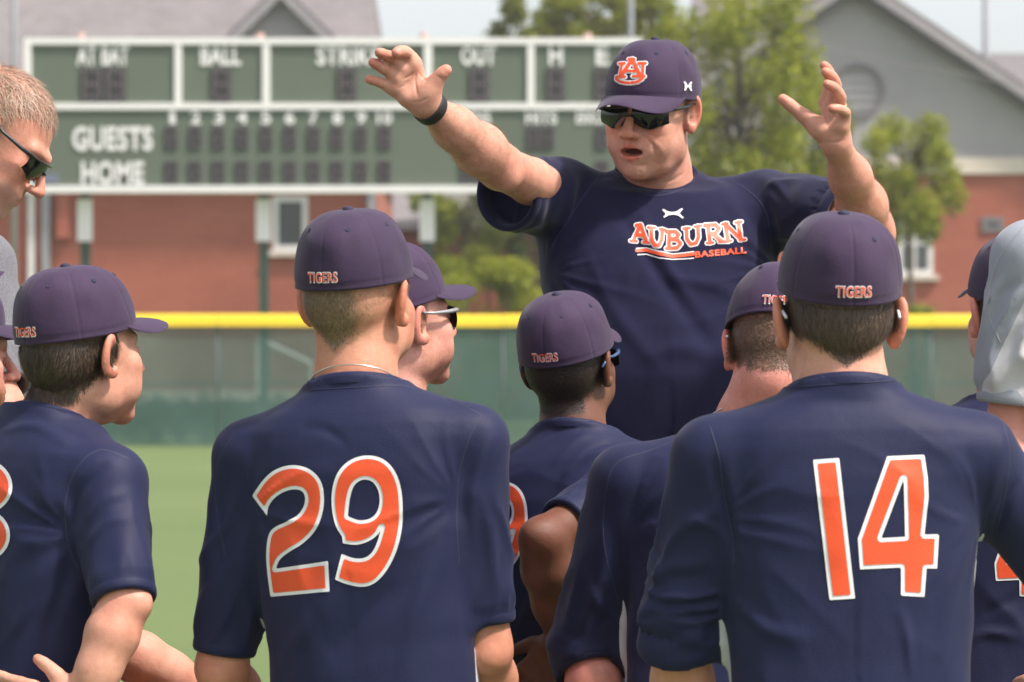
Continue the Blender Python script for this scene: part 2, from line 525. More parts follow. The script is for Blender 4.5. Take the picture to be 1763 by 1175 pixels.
# ---- buildings
def window(par, y, u0, u1, v0, v1, oy, sill=True, mull=False, fmat='win_white'):
    """white framed window: frame of four bars, pane and sill (coordinates relative to the parent's origin)"""
    ox = par.location[0]
    a, b, z0, z1 = UX(u0, y) - ox, UX(u1, y) - ox, VZ(v1, y), VZ(v0, y)
    t = .13
    w = MB()
    w.box(a, a + t, oy - .06, oy + .02, z0, z1).box(b - t, b, oy - .06, oy + .02, z0, z1)
    w.box(a + t, b - t, oy - .06, oy + .02, z0, z0 + t).box(a + t, b - t, oy - .06, oy + .02, z1 - t, z1)
    if mull: w.box((a + b) / 2 - .03, (a + b) / 2 + .03, oy - .05, oy + .015, z0 + t, z1 - t).box(a + t, b - t, oy - .045, oy + .01, (z0 + z1) / 2 - .03, (z0 + z1) / 2 + .03)
    f = w.build('window', M[fmat], par)
    MB().box(a + t, b - t, oy - .025, oy - .005, z0 + t, z1 - t).build('pane', M['glass'], f)
    if sill: MB().box(a - .14, b + .14, oy - .16, oy + .01, z0 - .13, z0 - .004).build('sill', M['cream'], f)

LY = 95.0
lx1 = UX(650, LY)
lb = empty('brick_building', (lx1, LY, 0), 'red brick building with grey shingle roof and gabled dormer behind the scoreboard', 'building')
def rel(m, name, mat, par, smooth=False):
    L = np.array(par.location); m.v = [tuple(np.array(p) - L) for p in m.v]
    return m.build(name, M[mat], par, smooth=smooth)
rel(MB().box(-22, lx1, LY, LY + 12, 0, 6.15), 'wall', 'brick', lb)
rel(MB().box(-22, lx1 + .05, LY - .06, LY - .002, .5, .78), 'plinth_band', 'cream', lb)
m = MB()
ez, ey, rz, ry = 6.2, LY - .55, 12.6, LY + 6.2
A = [(-23, ey, ez), (lx1 + .35, ey, ez), (lx1 - .55, ry, rz), (-23, ry, rz), (lx1 + .35, LY + 12.6, ez), (-23, LY + 12.6, ez)]
m.add(A, [[0, 1, 2, 3], [1, 4, 2], [3, 2, 4, 5], [0, 5, 4, 1]])
rf = rel(m, 'roof', 'roof', lb)
rel(MB().box(-23, lx1 + .37, ey - .12, ey - .004, ez - .12, ez + .1), 'gutter', 'trim_grey', lb)
# gabled dormer
DY = 96.6
du0, du1, duc = UX(412, DY), UX(556, DY), UX(484, DY); dza, dzb = VZ(-8, DY), VZ(62, DY)
sl = (dza - dzb) / (duc - du0)
dz0 = 8.25
m = MB(); m.prism([(du0, dz0), (du1, dz0), (du1, dzb), (duc, dza), (du0, dzb)], DY, DY + 4.2)
dm = rel(m, 'dormer', 'siding', lb)
for sgn in (-1, 1):
    xo = duc + sgn * (duc - du0 + .28); zo = dza - (duc - du0 + .28) * sl
    m = MB()
    V = []
    for yy in (DY - .35, DY + 4.5):
        V += [(duc, yy, dza + .28), (xo, yy, zo + .28), (xo, yy, zo + .10), (duc, yy, dza + .08)]
    m.add(V, [[0, 1, 2, 3], [7, 6, 5, 4], [0, 4, 5, 1], [1, 5, 6, 2], [2, 6, 7, 3], [3, 7, 4, 0]])
    rel(m, 'dormer_roof', 'trim_dark', lb)
    m = MB(); V = []
    for yy in (DY - .40, DY - .352):
        V += [(duc, yy, dza + .16), (xo, yy, zo + .16), (xo, yy, zo - .10), (duc, yy, dza - .10)]
    m.add(V, [[0, 1, 2, 3], [7, 6, 5, 4], [0, 4, 5, 1], [1, 5, 6, 2], [2, 6, 7, 3], [3, 7, 4, 0]])
    rel(m, 'rake_board', 'trim_grey', lb)
window(lb, LY, 470, 530, 338, 432, 0.0, True)
for u in (80, 640):
    rel(MB().box(UX(u - 7, LY), UX(u + 7, LY), LY - .16, LY - .004, .2, 6.1), 'downspout', 'metal_grey', lb)
rel(MB().box(UX(49, LY), UX(60, LY), LY - .12, LY - .004, 2.3, 6.1), 'corner_trim', 'win_white', lb)
rel(MB().box(UX(100, LY), UX(122, LY), LY - .3, LY - .004, 4.4, 6.1), 'pier', 'brick', lb)

MY = 114.0
mb_ = empty('low_brick_wing', (UX(800, MY), MY, 0), 'low distant brick wing with grey sloping roof between building and trees', 'building')
rel(MB().box(UX(560, MY), UX(1030, MY), MY, MY + 8, 0, VZ(386, MY)), 'wall', 'brick', mb_)
m = MB(); e0, r0 = VZ(384, MY), VZ(328, MY)
xa, xb = UX(540, MY), UX(1050, MY)
m.add([(xa, MY - .4, e0), (xb, MY - .4, e0), (xb, MY + 4, r0 + .25), (xa, MY + 4, r0 + .25), (xa, MY + 8.4, e0), (xb, MY + 8.4, e0)], [[0, 1, 2, 3], [3, 2, 5, 4], [0, 3, 4], [1, 5, 2], [0, 4, 5, 1]])
rel(m, 'roof', 'roof', mb_)
rel(MB().box(xa, xb, MY - .5, MY - .41, e0 - .2, e0 + .06), 'gutter', 'trim_dark', mb_)

GY = 100.0
gb = empty('gabled_hall', (UX(1470, GY), GY, 0), 'grey sided gable hall with round window, cream band and brick base', 'building')
gx0, gx1, gxc = UX(1050, GY), UX(1890, GY), UX(1470, GY)
gz0, gza = VZ(272, GY), VZ(-8, GY)
rel(MB().box(gx0, gx1, GY, GY + 14, 0, VZ(300, GY)), 'wall', 'brick', gb)
rel(MB().box(gx0 - .05, gx1 + .05, GY - .12, GY + 14.1, VZ(300, GY) + .002, gz0), 'cornice_band', 'cream', gb)
m = MB(); m.prism([(gx0, gz0 + .002), (gx1, gz0 + .002), (gxc, gza)], GY - .03, GY + 13.9)
rel(m, 'gable_wall', 'siding', gb)
sl = (gza - gz0) / (gxc - gx0)
for sgn in (-1, 1):
    hw = gxc - gx0 + .55
    xo = gxc + sgn * hw; zo = gza - hw * sl
    for nm, mt, ya, yb, za, zb in (('roof', 'roof', GY - .55, GY + 14.4, .55, .26), ('rake_board', 'trim_grey', GY - .62, GY - .552, .42, .16), ('soffit_trim', 'trim_dark', GY - .40, GY - .032, .255, -.02)):
        m = MB(); V = []
        for yy in (ya, yb):
            V += [(gxc, yy, gza + za), (xo, yy, zo + za), (xo, yy, zo + zb), (gxc, yy, gza + zb)]
        m.add(V, [[0, 1, 2, 3], [7, 6, 5, 4], [0, 4, 5, 1], [1, 5, 6, 2], [2, 6, 7, 3], [3, 7, 4, 0]])
        rel(m, nm, mt, gb)
# round window
rc, rzc, rr = UX(1476, GY), VZ(157, GY), 47 / 69.0
m = MB(); t = np.linspace(0, 2 * math.pi, 41)[:-1]
ro, ri = rr, rr - .11
V = [(rc + r * math.cos(a), y, rzc + r * math.sin(a)) for r, y in ((ro, GY - .035), (ro, GY - .12), (ri, GY - .12), (ri, GY - .035)) for a in t]
m.add(V, [[k * 40 + i, k * 40 + (i + 1) % 40, (k + 1) * 40 + (i + 1) % 40, (k + 1) * 40 + i] for k in range(3) for i in range(40)])
rw = rel(m, 'round_window', 'trim_dark', gb)
m = MB(); m.add([(rc + ri * math.cos(a), GY - .045, rzc + ri * math.sin(a)) for a in t], [list(range(40))[::-1]])
rel(m, 'pane', 'siding', gb).parent = rw
m = MB()
for k in range(-2, 3):
    hw = math.sqrt(max(ri * ri - (k * .22) ** 2, 0))
    m.box(rc - hw, rc + hw, GY - .075, GY - .047, rzc + k * .22 - .015, rzc + k * .22 + .015)
rel(m, 'glazing_bars', 'trim_grey', gb).parent = rw
window(gb, GY, 1544, 1606, 366, 474, 0.0, True, True)
window(gb, GY, 1690, 1728, 374, 400, 0.0, False, fmat='trim_dark')
# main roof behind the gable and a far roof
bb = empty('rear_roof_block', (UX(1330, 112), 112, 0), 'taller grey roofed block rising behind the gable hall and green tree', 'building')
rel(MB().box(UX(1180, 112), UX(1560, 112), 115, 124, 0, 7.0), 'wall', 'brick', bb)
m = MB(); xa, xb = UX(1150, 112), UX(1545, 112)
m.add([(xa, 114.4, 7), (xb, 114.4, 7), (xb - 1.2, 119.5, 13.2), (xa + 1.2, 119.5, 13.2), (xa, 124.6, 7), (xb, 124.6, 7)], [[0, 1, 2, 3], [1, 5, 2], [2, 5, 4, 3], [0, 3, 4], [0, 4, 5, 1]])
rel(m, 'roof', 'roof', bb)
fb = empty('far_roof_house', (UX(1760, 130), 130, 0), 'distant building with dark grey roof right of the gable hall', 'building')
rel(MB().box(UX(1640, 130), UX(2000, 130), 130, 140, 0, VZ(150, 130)), 'wall', 'siding', fb)
m = MB(); xa, xb = UX(1630, 130), UX(2010, 130); e0, r0 = VZ(150, 130), VZ(92, 135)
m.add([(xa, 129.5, e0), (xb, 129.5, e0), (xb, 135, r0), (xa, 135, r0), (xa, 140.5, e0), (xb, 140.5, e0)], [[0, 1, 2, 3], [3, 2, 5, 4], [0, 3, 4], [1, 5, 2], [0, 4, 5, 1]])
rel(m, 'roof', 'roof_far', fb)

# poles, cable, handrail
def pole(u, y, r, top, label, mat='metal_grey'):
    x = UX(u, y)
    p = empty('light_pole', (x, y, 0), label, 'pole')
    MB().tube([(0, 0, 0), (0, 0, top)], [r, r * .8], 12).build('shaft', M[mat], p, smooth=True)
    MB().box(-.9, .9, -.08, .08, top, top + .16).build('cross_arm', M[mat], p)
    for k in (-.7, -.25, .25, .7):
        MB().box(k - .16, k + .16, -.32, -.09, top + .18, top + .5).build('floodlight', M['metal_grey'], p)
pole(1697, 120, .11, 19, 'tall grey light pole standing against the sky beyond the far roof')
pole(24, 88, .07, 16, 'slim grey pole in front of the shingle roof left of the scoreboard')
pole(1086, 90, .075, 17, 'slim grey pole rising among the treetops behind the scoreboard')
pts = [W(1385 + 260 * t, 66 + 58 * t + 0 * t * t - 30 * t * (1 - t) * -1, 98.5) for t in np.linspace(0, 1, 16)]
pts = [W(1250, 30, 98.5)] + pts + [W(1763, 150, 98.5), W(1990, 170, 98.5)]
c = np.mean(pts, 0)
tag(MB().tube(pts, .014, 6).build('overhead_cable', M['trim_dark'], loc=tuple(c)), 'thin dark cable sagging across the grey gable wall', 'cable')
hr = empty('handrail', tuple(W(488, 735, 86) * np.array([1, 1, 0])), 'pale sloping stair handrail seen through the windscreen mesh', 'handrail')
a, b = W(443, 583, 86), W(535, 626, 86); L = np.array(hr.location)
MB().tube([a - L, b - L], .05, 8).build('rail', M['win_white'], hr)
for q in (a, b): MB().tube([q - L, np.array([q[0], q[1], 0]) - L], .035, 8).build('upright', M['win_white'], hr)

# ---- vegetation
def leaves(cl, n, size, seed, flat=.35):
    """n leaf clumps (each a few small faces) scattered in a list of ellipsoids (centre, radii, weight)"""
    r = np.random.default_rng(seed)
    w = np.array([c[2] for c in cl]); w = w / w.sum()
    k = r.choice(len(cl), n, p=w)
    C = np.array([c[0] for c in cl])[k]; R = np.array([c[1] for c in cl])[k]
    d = r.normal(size=(n, 3)); d /= np.linalg.norm(d, axis=1)[:, None]
    rad = r.random(n) ** .45
    P = C + d * R * rad[:, None] + r.normal(size=(n, 3)) * size * .8
    a = r.normal(size=(n, 3)); a[:, 2] *= .6; a /= np.linalg.norm(a, axis=1)[:, None]
    b = np.cross(a, r.normal(size=(n, 3))); b /= np.linalg.norm(b, axis=1)[:, None]
    s = size * r.uniform(.6, 1.35, n)[:, None]
    V = np.stack([P - a * s, P - b * s * .45, P + a * s, P + b * s * .45], 1).reshape(-1, 3)
    F = np.arange(4 * n).reshape(-1, 4)
    return V, F

def tree(u, y, vc, ru, rv, nleaf, leafmat, label, seed, lobes=11, name='tree', size=.075, trunk_r=.11, lean=0.0, gap=.36, group='trees behind the outfield fence'):
    r = np.random.default_rng(seed)
    s = FPX / y
    x = UX(u, y); zc = VZ(vc, y); rx, rz_ = ru / s, rv / s
    t = empty(name, (x, y, 0), label, 'tree', group)
    cl = []; limbs = []
    base = zc - rz_ * .95
    m = MB()
    top = np.array([lean, 0, zc + rz_ * .45])
    path = [np.array([0, 0, 0.]), np.array([lean * .2 + .05, 0, base * .5]), np.array([lean * .5 - .04, .03, base]), np.array([lean * .8, 0, zc]), top]
    m.tube(path, [trunk_r * 1.25, trunk_r, trunk_r * .85, trunk_r * .5, trunk_r * .15], 9)
    for i in range(lobes):
        ph = 2.4 * i + r.uniform(-.4, .4); hh = -0.8 + 1.65 * (i + .5) / lobes + r.uniform(-.1, .1)
        q = math.sqrt(max(1 - hh * hh, .08)) * r.uniform(.45, .92)
        c = np.array([lean * .6 + rx * q * math.cos(ph), rx * q * math.sin(ph), zc + rz_ * hh])
        sc_ = r.uniform(.24, .42)
        cl.append((c, np.array([rx * sc_, rx * sc_, rz_ * sc_ * .72 + .08]), sc_ ** 2))
        st = path[2] + (path[3] - path[2]) * r.uniform(0, .9)
        mid = (st + c) / 2 + np.array([0, 0, .08 * rz_])
        m.tube([st, mid, c], [trunk_r * .4, trunk_r * .24, trunk_r * .06], 6)
        for _ in range(3):
            e = c + r.normal(size=3) * np.array([rx, rx, rz_]) * .22
            m.tube([mid * .4 + c * .6, e], [trunk_r * .12, trunk_r * .03], 4)
    m.build('trunk', M['bark'], t, smooth=True)
    V, F = leaves(cl, int(nleaf * 1.2), size, seed + 1)
    obj('crown', make_mesh('crown', V, F, smooth=False), M[leafmat], t)
    return t

tree(1275, 84, 165, 165, 205, 8500, 'leaf_spring', 'large loose spring green tree in front of the gable hall', 21, lobes=20, size=.085, trunk_r=.13)
tree(1385, 86, 255, 95, 120, 4200, 'leaf_mid', 'rounded mid green tree tucked between large spring tree and gable hall', 22, lobes=12)
tree(1568, 88, 315, 92, 112, 6000, 'leaf_spring', 'small bright green tree in front of the white framed window', 23, lobes=15, size=.07, trunk_r=.07)
tree(905, 118, 62, 62, 62, 2600, 'leaf_mid', 'distant treetop peeking above the scoreboard with open twigs', 24, lobes=8, size=.11)
tree(1010, 112, 35, 95, 62, 4200, 'leaf_spring', 'broad yellow green treetop above the scoreboard beside a slim pole', 25, lobes=12, size=.11)
tree(1120, 105, 40, 55, 85, 2300, 'leaf_spring', 'narrow pale green treetop between slim pole and large spring tree', 26, lobes=9, size=.10)
tree(800, 92, 395, 95, 95, 4200, 'leaf_mid', 'airy tree under the right end of the scoreboard', 27, lobes=11, size=.075, trunk_r=.09)
tree(930, 93, 400, 85, 120, 4600, 'leaf_dark', 'dark leaved tree under the scoreboard beside airy tree', 28, lobes=12, size=.075, trunk_r=.1)
def bush(u, y, vc, ru, rv, n, mat, label, seed, name='bush'):
    r = np.random.default_rng(seed); s = FPX / y
    x = UX(u, y); zc = VZ(vc, y); rx, rz_ = ru / s, rv / s
    t = empty(name, (x, y, 0), label, 'bush', 'bushes behind the fence')
    cl = []; m = MB()
    for i in range(10):
        c = np.array([r.uniform(-.7, .7) * rx, r.uniform(-.5, .5) * rx, zc + r.uniform(-.65, .5) * rz_])
        cl.append((c, np.array([rx, rx, rz_]) * r.uniform(.28, .5), 1))
        m.tube([(r.uniform(-.1, .1), 0, 0), tuple(c * .55), tuple(c)], [.04, .025, .008], 5)
    cl.append((np.array([0, 0, zc * .45]), np.array([rx * .8, rx * .6, zc * .45]), 2.5))
    m.build('stems', M['bark'], t, smooth=True)
    V, F = leaves(cl, n, .06, seed + 1)
    obj('foliage', make_mesh('foliage', V, F, smooth=False), M[mat], t)
bush(830, 78, 480, 95, 70, 6500, 'leaf_spring', 'large rounded yellow green bush just behind the yellow fence cap', 31)
bush(950, 77, 545, 60, 60, 2600, 'leaf_mid', 'smaller green bush partly hidden behind the person with raised arms', 32)
bush(1580, 74, 545, 50, 22, 1400, 'leaf_mid', 'low bush just topping the yellow fence cap near the small tree', 33)
hx = [UX(u, 70.5) for u in range(60, 545, 42)]
for i, x in enumerate(hx):
    t = empty('hedge_shrub', (x, 70.5, 0), 'clipped dark shrub in the low hedge behind the windscreen', 'shrub', 'shrubs in the low hedge')
    V, F = leaves([(np.array([0, 0, .42]), np.array([.3, .3, .42]), 1)], 700, .05, 40 + i)
    obj('foliage', make_mesh('foliage', V, F, smooth=False), M['leaf_dark'], t)
    MB().tube([(0, 0, 0), (0, 0, .6)], [.03, .012], 5).build('stem', M['bark'], t)

# ---- the hazy air of the day
hz = MB().box(-510, 510, -70, 1210, -1.0, 21.5).build('haze', None)
tag(hz, kind='stuff')
hm = bpy.data.materials.new('haze_air'); hm.use_nodes = True
hm.node_tree.nodes.clear()
ho = hm.node_tree.nodes.new('ShaderNodeOutputMaterial'); hv = hm.node_tree.nodes.new('ShaderNodeVolumePrincipled')
hv.inputs['Color'].default_value = (.93, .92, .95, 1); hv.inputs['Density'].default_value = .0006; hv.inputs['Anisotropy'].default_value = .25
hm.node_tree.links.new(hv.outputs[0], ho.inputs['Volume'])
hz.data.materials.append(hm)

# ------------------------------------------------------------------ people: materials
def m_skin():
    m, nt, b, _ = mat_new('skin')
    a = nt.nodes.new('ShaderNodeAttribute'); a.attribute_name = 'Col'
    n = noise(nt, 55, 4); n2 = noise(nt, 14, 3)
    c = mix(nt, 1.0, a.outputs['Color'], ramp(nt, n, [(.3, (.90, .84, .82)), (.7, (1.08, 1.07, 1.07))]), 'MULTIPLY')
    c = mix(nt, 1.0, c, ramp(nt, n2, [(.3, (.95, .86, .83)), (.7, (1.05, 1.07, 1.07))]), 'MULTIPLY')
    nt.links.new(c, b.inputs['Base Color'])
    b.inputs['Roughness'].default_value = .48
    b.inputs['Specular IOR Level'].default_value = .42
    b.inputs['Subsurface Weight'].default_value = .12
    b.inputs['Subsurface Radius'].default_value = (1.0, .35, .2)
    b.inputs['Subsurface Scale'].default_value = .006
    p = bump(nt, b, noise(nt, 700, 2), .30, .001)
    p = bump(nt, b, noise(nt, 240, 3), .22, .0015, p)
    bump(nt, b, noise(nt, 60, 3), .10, .004, p)
    nt.links.new(ramp(nt, noise(nt, 38, 3), [(.3, (.44, .44, .44)), (.7, (.66, .66, .66))]), b.inputs['Roughness'])
    return m
M['skin'] = m_skin()

def m_fabric(name, col, col2=None, rough=.60, sheen=.06, speck=0.0, wr=.5, spec=.22):
    """knitted jersey: base colour, optional second colour where the 'panel' attribute is positive, stitched sleeve hems"""
    m, nt, b, _ = mat_new(name)
    c = np.asarray(col, float)
    out = ramp(nt, noise(nt, 9, 4), [(.3, tuple(c * .94)), (.7, tuple(c * 1.06))])
    if speck:
        out = mix(nt, speck, out, ramp(nt, noise(nt, 420, 2, .8), [(.35, tuple(c * .35)), (.65, tuple(np.minimum(c * 1.7, 1)))]))
    if col2 is not None:
        a = nt.nodes.new('ShaderNodeAttribute'); a.attribute_name = 'panel'
        g = math_node(nt, 'GREATER_THAN', a.outputs['Fac'], 0.0)
        out = mix(nt, g, out, tuple(col2))
    nt.links.new(out, b.inputs['Base Color'])
    b.inputs['Roughness'].default_value = rough
    b.inputs['Specular IOR Level'].default_value = spec
    b.inputs['Sheen Weight'].default_value = sheen; b.inputs['Sheen Roughness'].default_value = .45
    h = nt.nodes.new('ShaderNodeAttribute'); h.attribute_name = 'slv'
    d = math_node(nt, 'ABSOLUTE', math_node(nt, 'SUBTRACT', h.outputs['Fac'], .022))
    pul = math_node(nt, 'LESS_THAN', d, .0022)
    p = bump(nt, b, pul, -.5, .002)
    p = bump(nt, b, noise(nt, 430, 2, .7), .40, .0011, p)
    p = bump(nt, b, noise(nt, 22, 4, .5, mapping=(1, 1, .45)), wr * .35, .004, p)
    bump(nt, b, noise(nt, 6, 3, .5, mapping=(1.6, 1.6, .6)), wr * .5, .014, p)
    return m
NAVY = (.0125, .0152, .052)
M['jersey'] = m_fabric('jersey', NAVY, (.55, .55, .60))
M['coach_tee'] = m_fabric('coach_tee', (.0110, .0115, .039), rough=.85, sheen=.15, spec=.15)
M['heather'] = m_fabric('heather', (.15, .15, .165), rough=.9, sheen=.2, speck=.45, spec=.15)
M['grey_raglan'] = m_fabric('grey_raglan', (.52, .515, .53), (.30, .32, .36), rough=.75, sheen=.15)
M['navy_shorts'] = m_fabric('navy_shorts', (.02, .022, .05), rough=.7)
M['orange_shorts'] = m_fabric('orange_shorts', (.72, .10, .025), rough=.7)
M['grey_trousers'] = m_fabric('grey_trousers', (.3, .3, .31), rough=.8)
M['shoe'] = simple('shoe', (.03, .03, .035), .5, .2, 20)
M['print_white'] = simple('print_white', (.80, .78, .80), .55, .03, 20, bump_s=.1)
M['print_orange'] = simple('print_orange', (.80, .085, .020), .5, .05, 14, bump_s=.12)
M['seam_navy'] = simple('seam_navy', (.0125, .0152, .052), .7, .1, 60)
M['black_band'] = simple('black_band', (.014, .013, .014), .6, .2, 40, bump_s=.2)
M['gold'] = simple('gold', (.75, .52, .22), .25, .05, 40, metal=1)
M['silver'] = simple('silver', (.75, .70, .66), .3, .05, 40, metal=1)
def m_cap():
    m, nt, b, _ = mat_new('cap_cloth')
    oi = nt.nodes.new('ShaderNodeObjectInfo')
    c = ramp(nt, noise(nt, 16, 4), [(.3, (.037, .0195, .052)), (.7, (.045, .0250, .063))])
    c = mix(nt, 1.0, c, ramp(nt, oi.outputs['Random'], [(0, (.9, .9, .9)), (1, (1.08, 1.05, 1.05))]), 'MULTIPLY')
    nt.links.new(c, b.inputs['Base Color'])
    b.inputs['Roughness'].default_value = .75; b.inputs['Specular IOR Level'].default_value = .25
    b.inputs['Sheen Weight'].default_value = .12
    p = bump(nt, b, noise(nt, 1000, 2), .18, .001)
    p = bump(nt, b, noise(nt, 420, 2, .7), .35, .001, p)
    p = bump(nt, b, noise(nt, 26, 3), .25, .005, p)
    return m
M['cap'] = m_cap()
M['cap_dark'] = simple('cap_dark', (.022, .022, .05), .8, .1, 40)
def m_lens():
    m, nt, b, _ = mat_new('dark_lens')
    b.inputs['Base Color'].default_value = (.008, .009, .008, 1); b.inputs['Roughness'].default_value = .07
    b.inputs['Specular IOR Level'].default_value = .6
    return m
M['lens'] = m_lens()
M['frame_dark'] = simple('frame_dark', (.02, .02, .022), .35, .1, 30)
M['frame_blue'] = simple('frame_blue', (.05, .10, .22), .3, .1, 30)
M['frame_white'] = simple('frame_white', (.75, .75, .77), .35, .05, 30)
def m_hair():
    m, nt, b, _ = mat_new('hair')
    a = nt.nodes.new('ShaderNodeAttribute'); a.attribute_name = 'Col'
    nt.links.new(a.outputs['Color'], b.inputs['Base Color'])
    b.inputs['Roughness'].default_value = .45; b.inputs['Specular IOR Level'].default_value = .4
    return m
M['hair'] = m_hair()

# ------------------------------------------------------------------ caps (built once per shape, shared)
HEM = .040                                   # height of the cap's hem above the ear line
CA, CB, CH = .0895, .1095, .111
SEAMS = [math.radians(90 + 60 * k) for k in range(6)]
def cap_point(th, a, seed=0, out=0.0):
    """th angle round the head (90 deg is the front), a from 0 (hem) to pi/2 (top)"""
    th = np.asarray(th, float); a = np.asarray(a, float)
    ca, sa = np.cos(a), np.sin(a)
    rr = np.maximum(ca, 1e-6) ** .64
    d = np.min(np.abs((th[..., None] - np.array(SEAMS) + math.pi) % (2 * math.pi) - math.pi), -1)
    near = d * .09 * np.maximum(rr, .05)
    groove = -.0010 * np.exp(-(near / .0016) ** 2) 
    puff = .0012 * np.sin(np.clip(d / math.radians(30), 0, 1) * math.pi / 2) * np.sin(2 * a)
    c, s = np.cos(th), np.sin(th)
    front = np.clip(s, 0, 1)
    R = 1 + groove / .09 + puff / .09 + out / .095
    low = .0016 * np.exp(-((sa * CH - .009) / .002) ** 2)             # the stitched hem
    R = R - low / .09 + .012 * front * np.sin(2 * a)
    n = .0060 * (vnoise(np.stack([c * 2.9 + seed * 7.3 + 20, s * 2.9 + 20, sa * 3.0 + 20 + seed], -1).reshape(-1, 3)).reshape(th.shape) - .5) * sa * 2
    R = R + n / .09
    z = CH * sa * (1 + out / CH) + HEM
    x = CA * rr * c * R; y = CB * rr * s * R - .008 * sa - .007
    z = z - .006 * (1 - sa) * (-s * .5 + .5) + .004 * (1 - sa) * front      # back of the hem sits lower
    return np.stack([x, y, z], -1)
def cap_crown(seed):
    nt_, na = 240, 44
    th = np.linspace(0, 2 * math.pi, nt_, endpoint=False)[None, :].repeat(na, 0)
    a = (np.linspace(0, 1, na) ** 1.0 * math.pi / 2 * .999)[:, None].repeat(nt_, 1)
    P = cap_point(th, a, seed).reshape(-1, 3)
    i = np.arange((na - 1) * nt_); r, k = i // nt_, i % nt_
    F = np.stack([r * nt_ + k, r * nt_ + (k + 1) % nt_, (r + 1) * nt_ + (k + 1) % nt_, (r + 1) * nt_ + k], 1)
    inner = P.reshape(na, nt_, 3)[:4] * np.array([.97, .97, 1]); inner[0, :, 2] += .0005
    Q = inner.reshape(-1, 3); n0 = len(P)
    i = np.arange(3 * nt_); r, k = i // nt_, i % nt_
    G = n0 + np.stack([r * nt_ + k, (r + 1) * nt_ + k, (r + 1) * nt_ + (k + 1) % nt_, r * nt_ + (k + 1) % nt_], 1)
    k = np.arange(nt_)
    E = np.stack([k, n0 + k, n0 + (k + 1) % nt_, (k + 1) % nt_], 1)
    return np.concatenate([P, Q]), np.concatenate([F, G, E])
def cap_brim(curve, length=.081):
    nu, nv = 44, 14
    ph = np.linspace(-1, 1, nu + 1) * math.radians(66)
    V = []
    for side in (0, 1):
        for j in range(nv + 1):
            v = j / nv
            b = cap_point(math.pi / 2 - ph, np.full_like(ph, .03))
            x, y, z = b[:, 0].copy(), b[:, 1].copy() - .004, b[:, 2].copy()
            e = length * np.clip(np.cos(ph / math.radians(66) * math.pi / 2), 0, 1) ** .55
            y = y + e * v
            x = x * (1 + .05 * v * np.cos(ph))
            z = z - (curve * (x * x) * 2.6 * v ** .9 + .013 * v * v) * e / length + .001
            edge = np.minimum(1, (1 - v) * 6 + .15)
            z = z + (.0017 if side == 0 else -.0017) * edge
            V.append(np.stack([x, y, z], -1))
    V = np.concatenate(V); n1 = (nv + 1) * (nu + 1)
    F = []
    for j in range(nv):
        for i in range(nu):
            p = j * (nu + 1) + i
            F.append([p, p + 1, p + nu + 2, p + nu + 1][::-1]); F.append([n1 + p, n1 + p + 1, n1 + p + nu + 2, n1 + p + nu + 1])
    for i in range(nu):
        p = nv * (nu + 1) + i; F.append([p, p + 1, n1 + p + 1, n1 + p][::-1])
    return V, np.array(F)
CAPM = {}
for sd in range(4):
    CAPM['crown', sd] = make_mesh('cap', *cap_crown(sd))
for cv in (1.8, 2.6):
    CAPM['brim', cv] = make_mesh('brim', *cap_brim(cv))
mb = MB(); top = cap_point(np.array(0.), np.array(math.pi / 2))
n = 16; prof = [(.0085, -.001), (.0085, .0018), (.0065, .0042), (.003, .0054)]
V = [(r * math.cos(2 * math.pi * k / n), float(top[1]) + r * math.sin(2 * math.pi * k / n), float(top[2]) + z) for r, z in prof for k in range(n)]
mb.add(V, [[i * n + k, i * n + (k + 1) % n, (i + 1) * n + (k + 1) % n, (i + 1) * n + k] for i in range(3) for k in range(n)] + [[3 * n + k for k in range(n)]])
CAPM['button'] = make_mesh('button', mb.v, mb.f)
def eyelet(k):
    th = SEAMS[k] + math.radians(30); a = math.radians(52)
    c = cap_point(np.array(th), np.array(a)); e1 = cap_point(np.array(th + .03), np.array(a)) - c; e2 = cap_point(np.array(th), np.array(a + .03)) - c
    e1 /= np.linalg.norm(e1); e2 -= e1 * (e1 @ e2); e2 /= np.linalg.norm(e2); nn = np.cross(e1, e2)
    m = MB(); t = np.arange(14) * 2 * math.pi / 14
    V = [c + nn * h + r * (math.cos(x) * e1 + math.sin(x) * e2) for r, h in ((.0042, .0002), (.0035, .0014), (.0022, .0012), (.0015, .0003)) for x in t]
    m.add(V, [[i * 14 + k_, i * 14 + (k_ + 1) % 14, (i + 1) * 14 + (k_ + 1) % 14, (i + 1) * 14 + k_] for i in range(3) for k_ in range(14)] + [[42 + k_ for k_ in range(14)]])
    return make_mesh('eyelet', m.v, m.f)
for k in range(6): CAPM['eyelet', k] = eyelet(k)

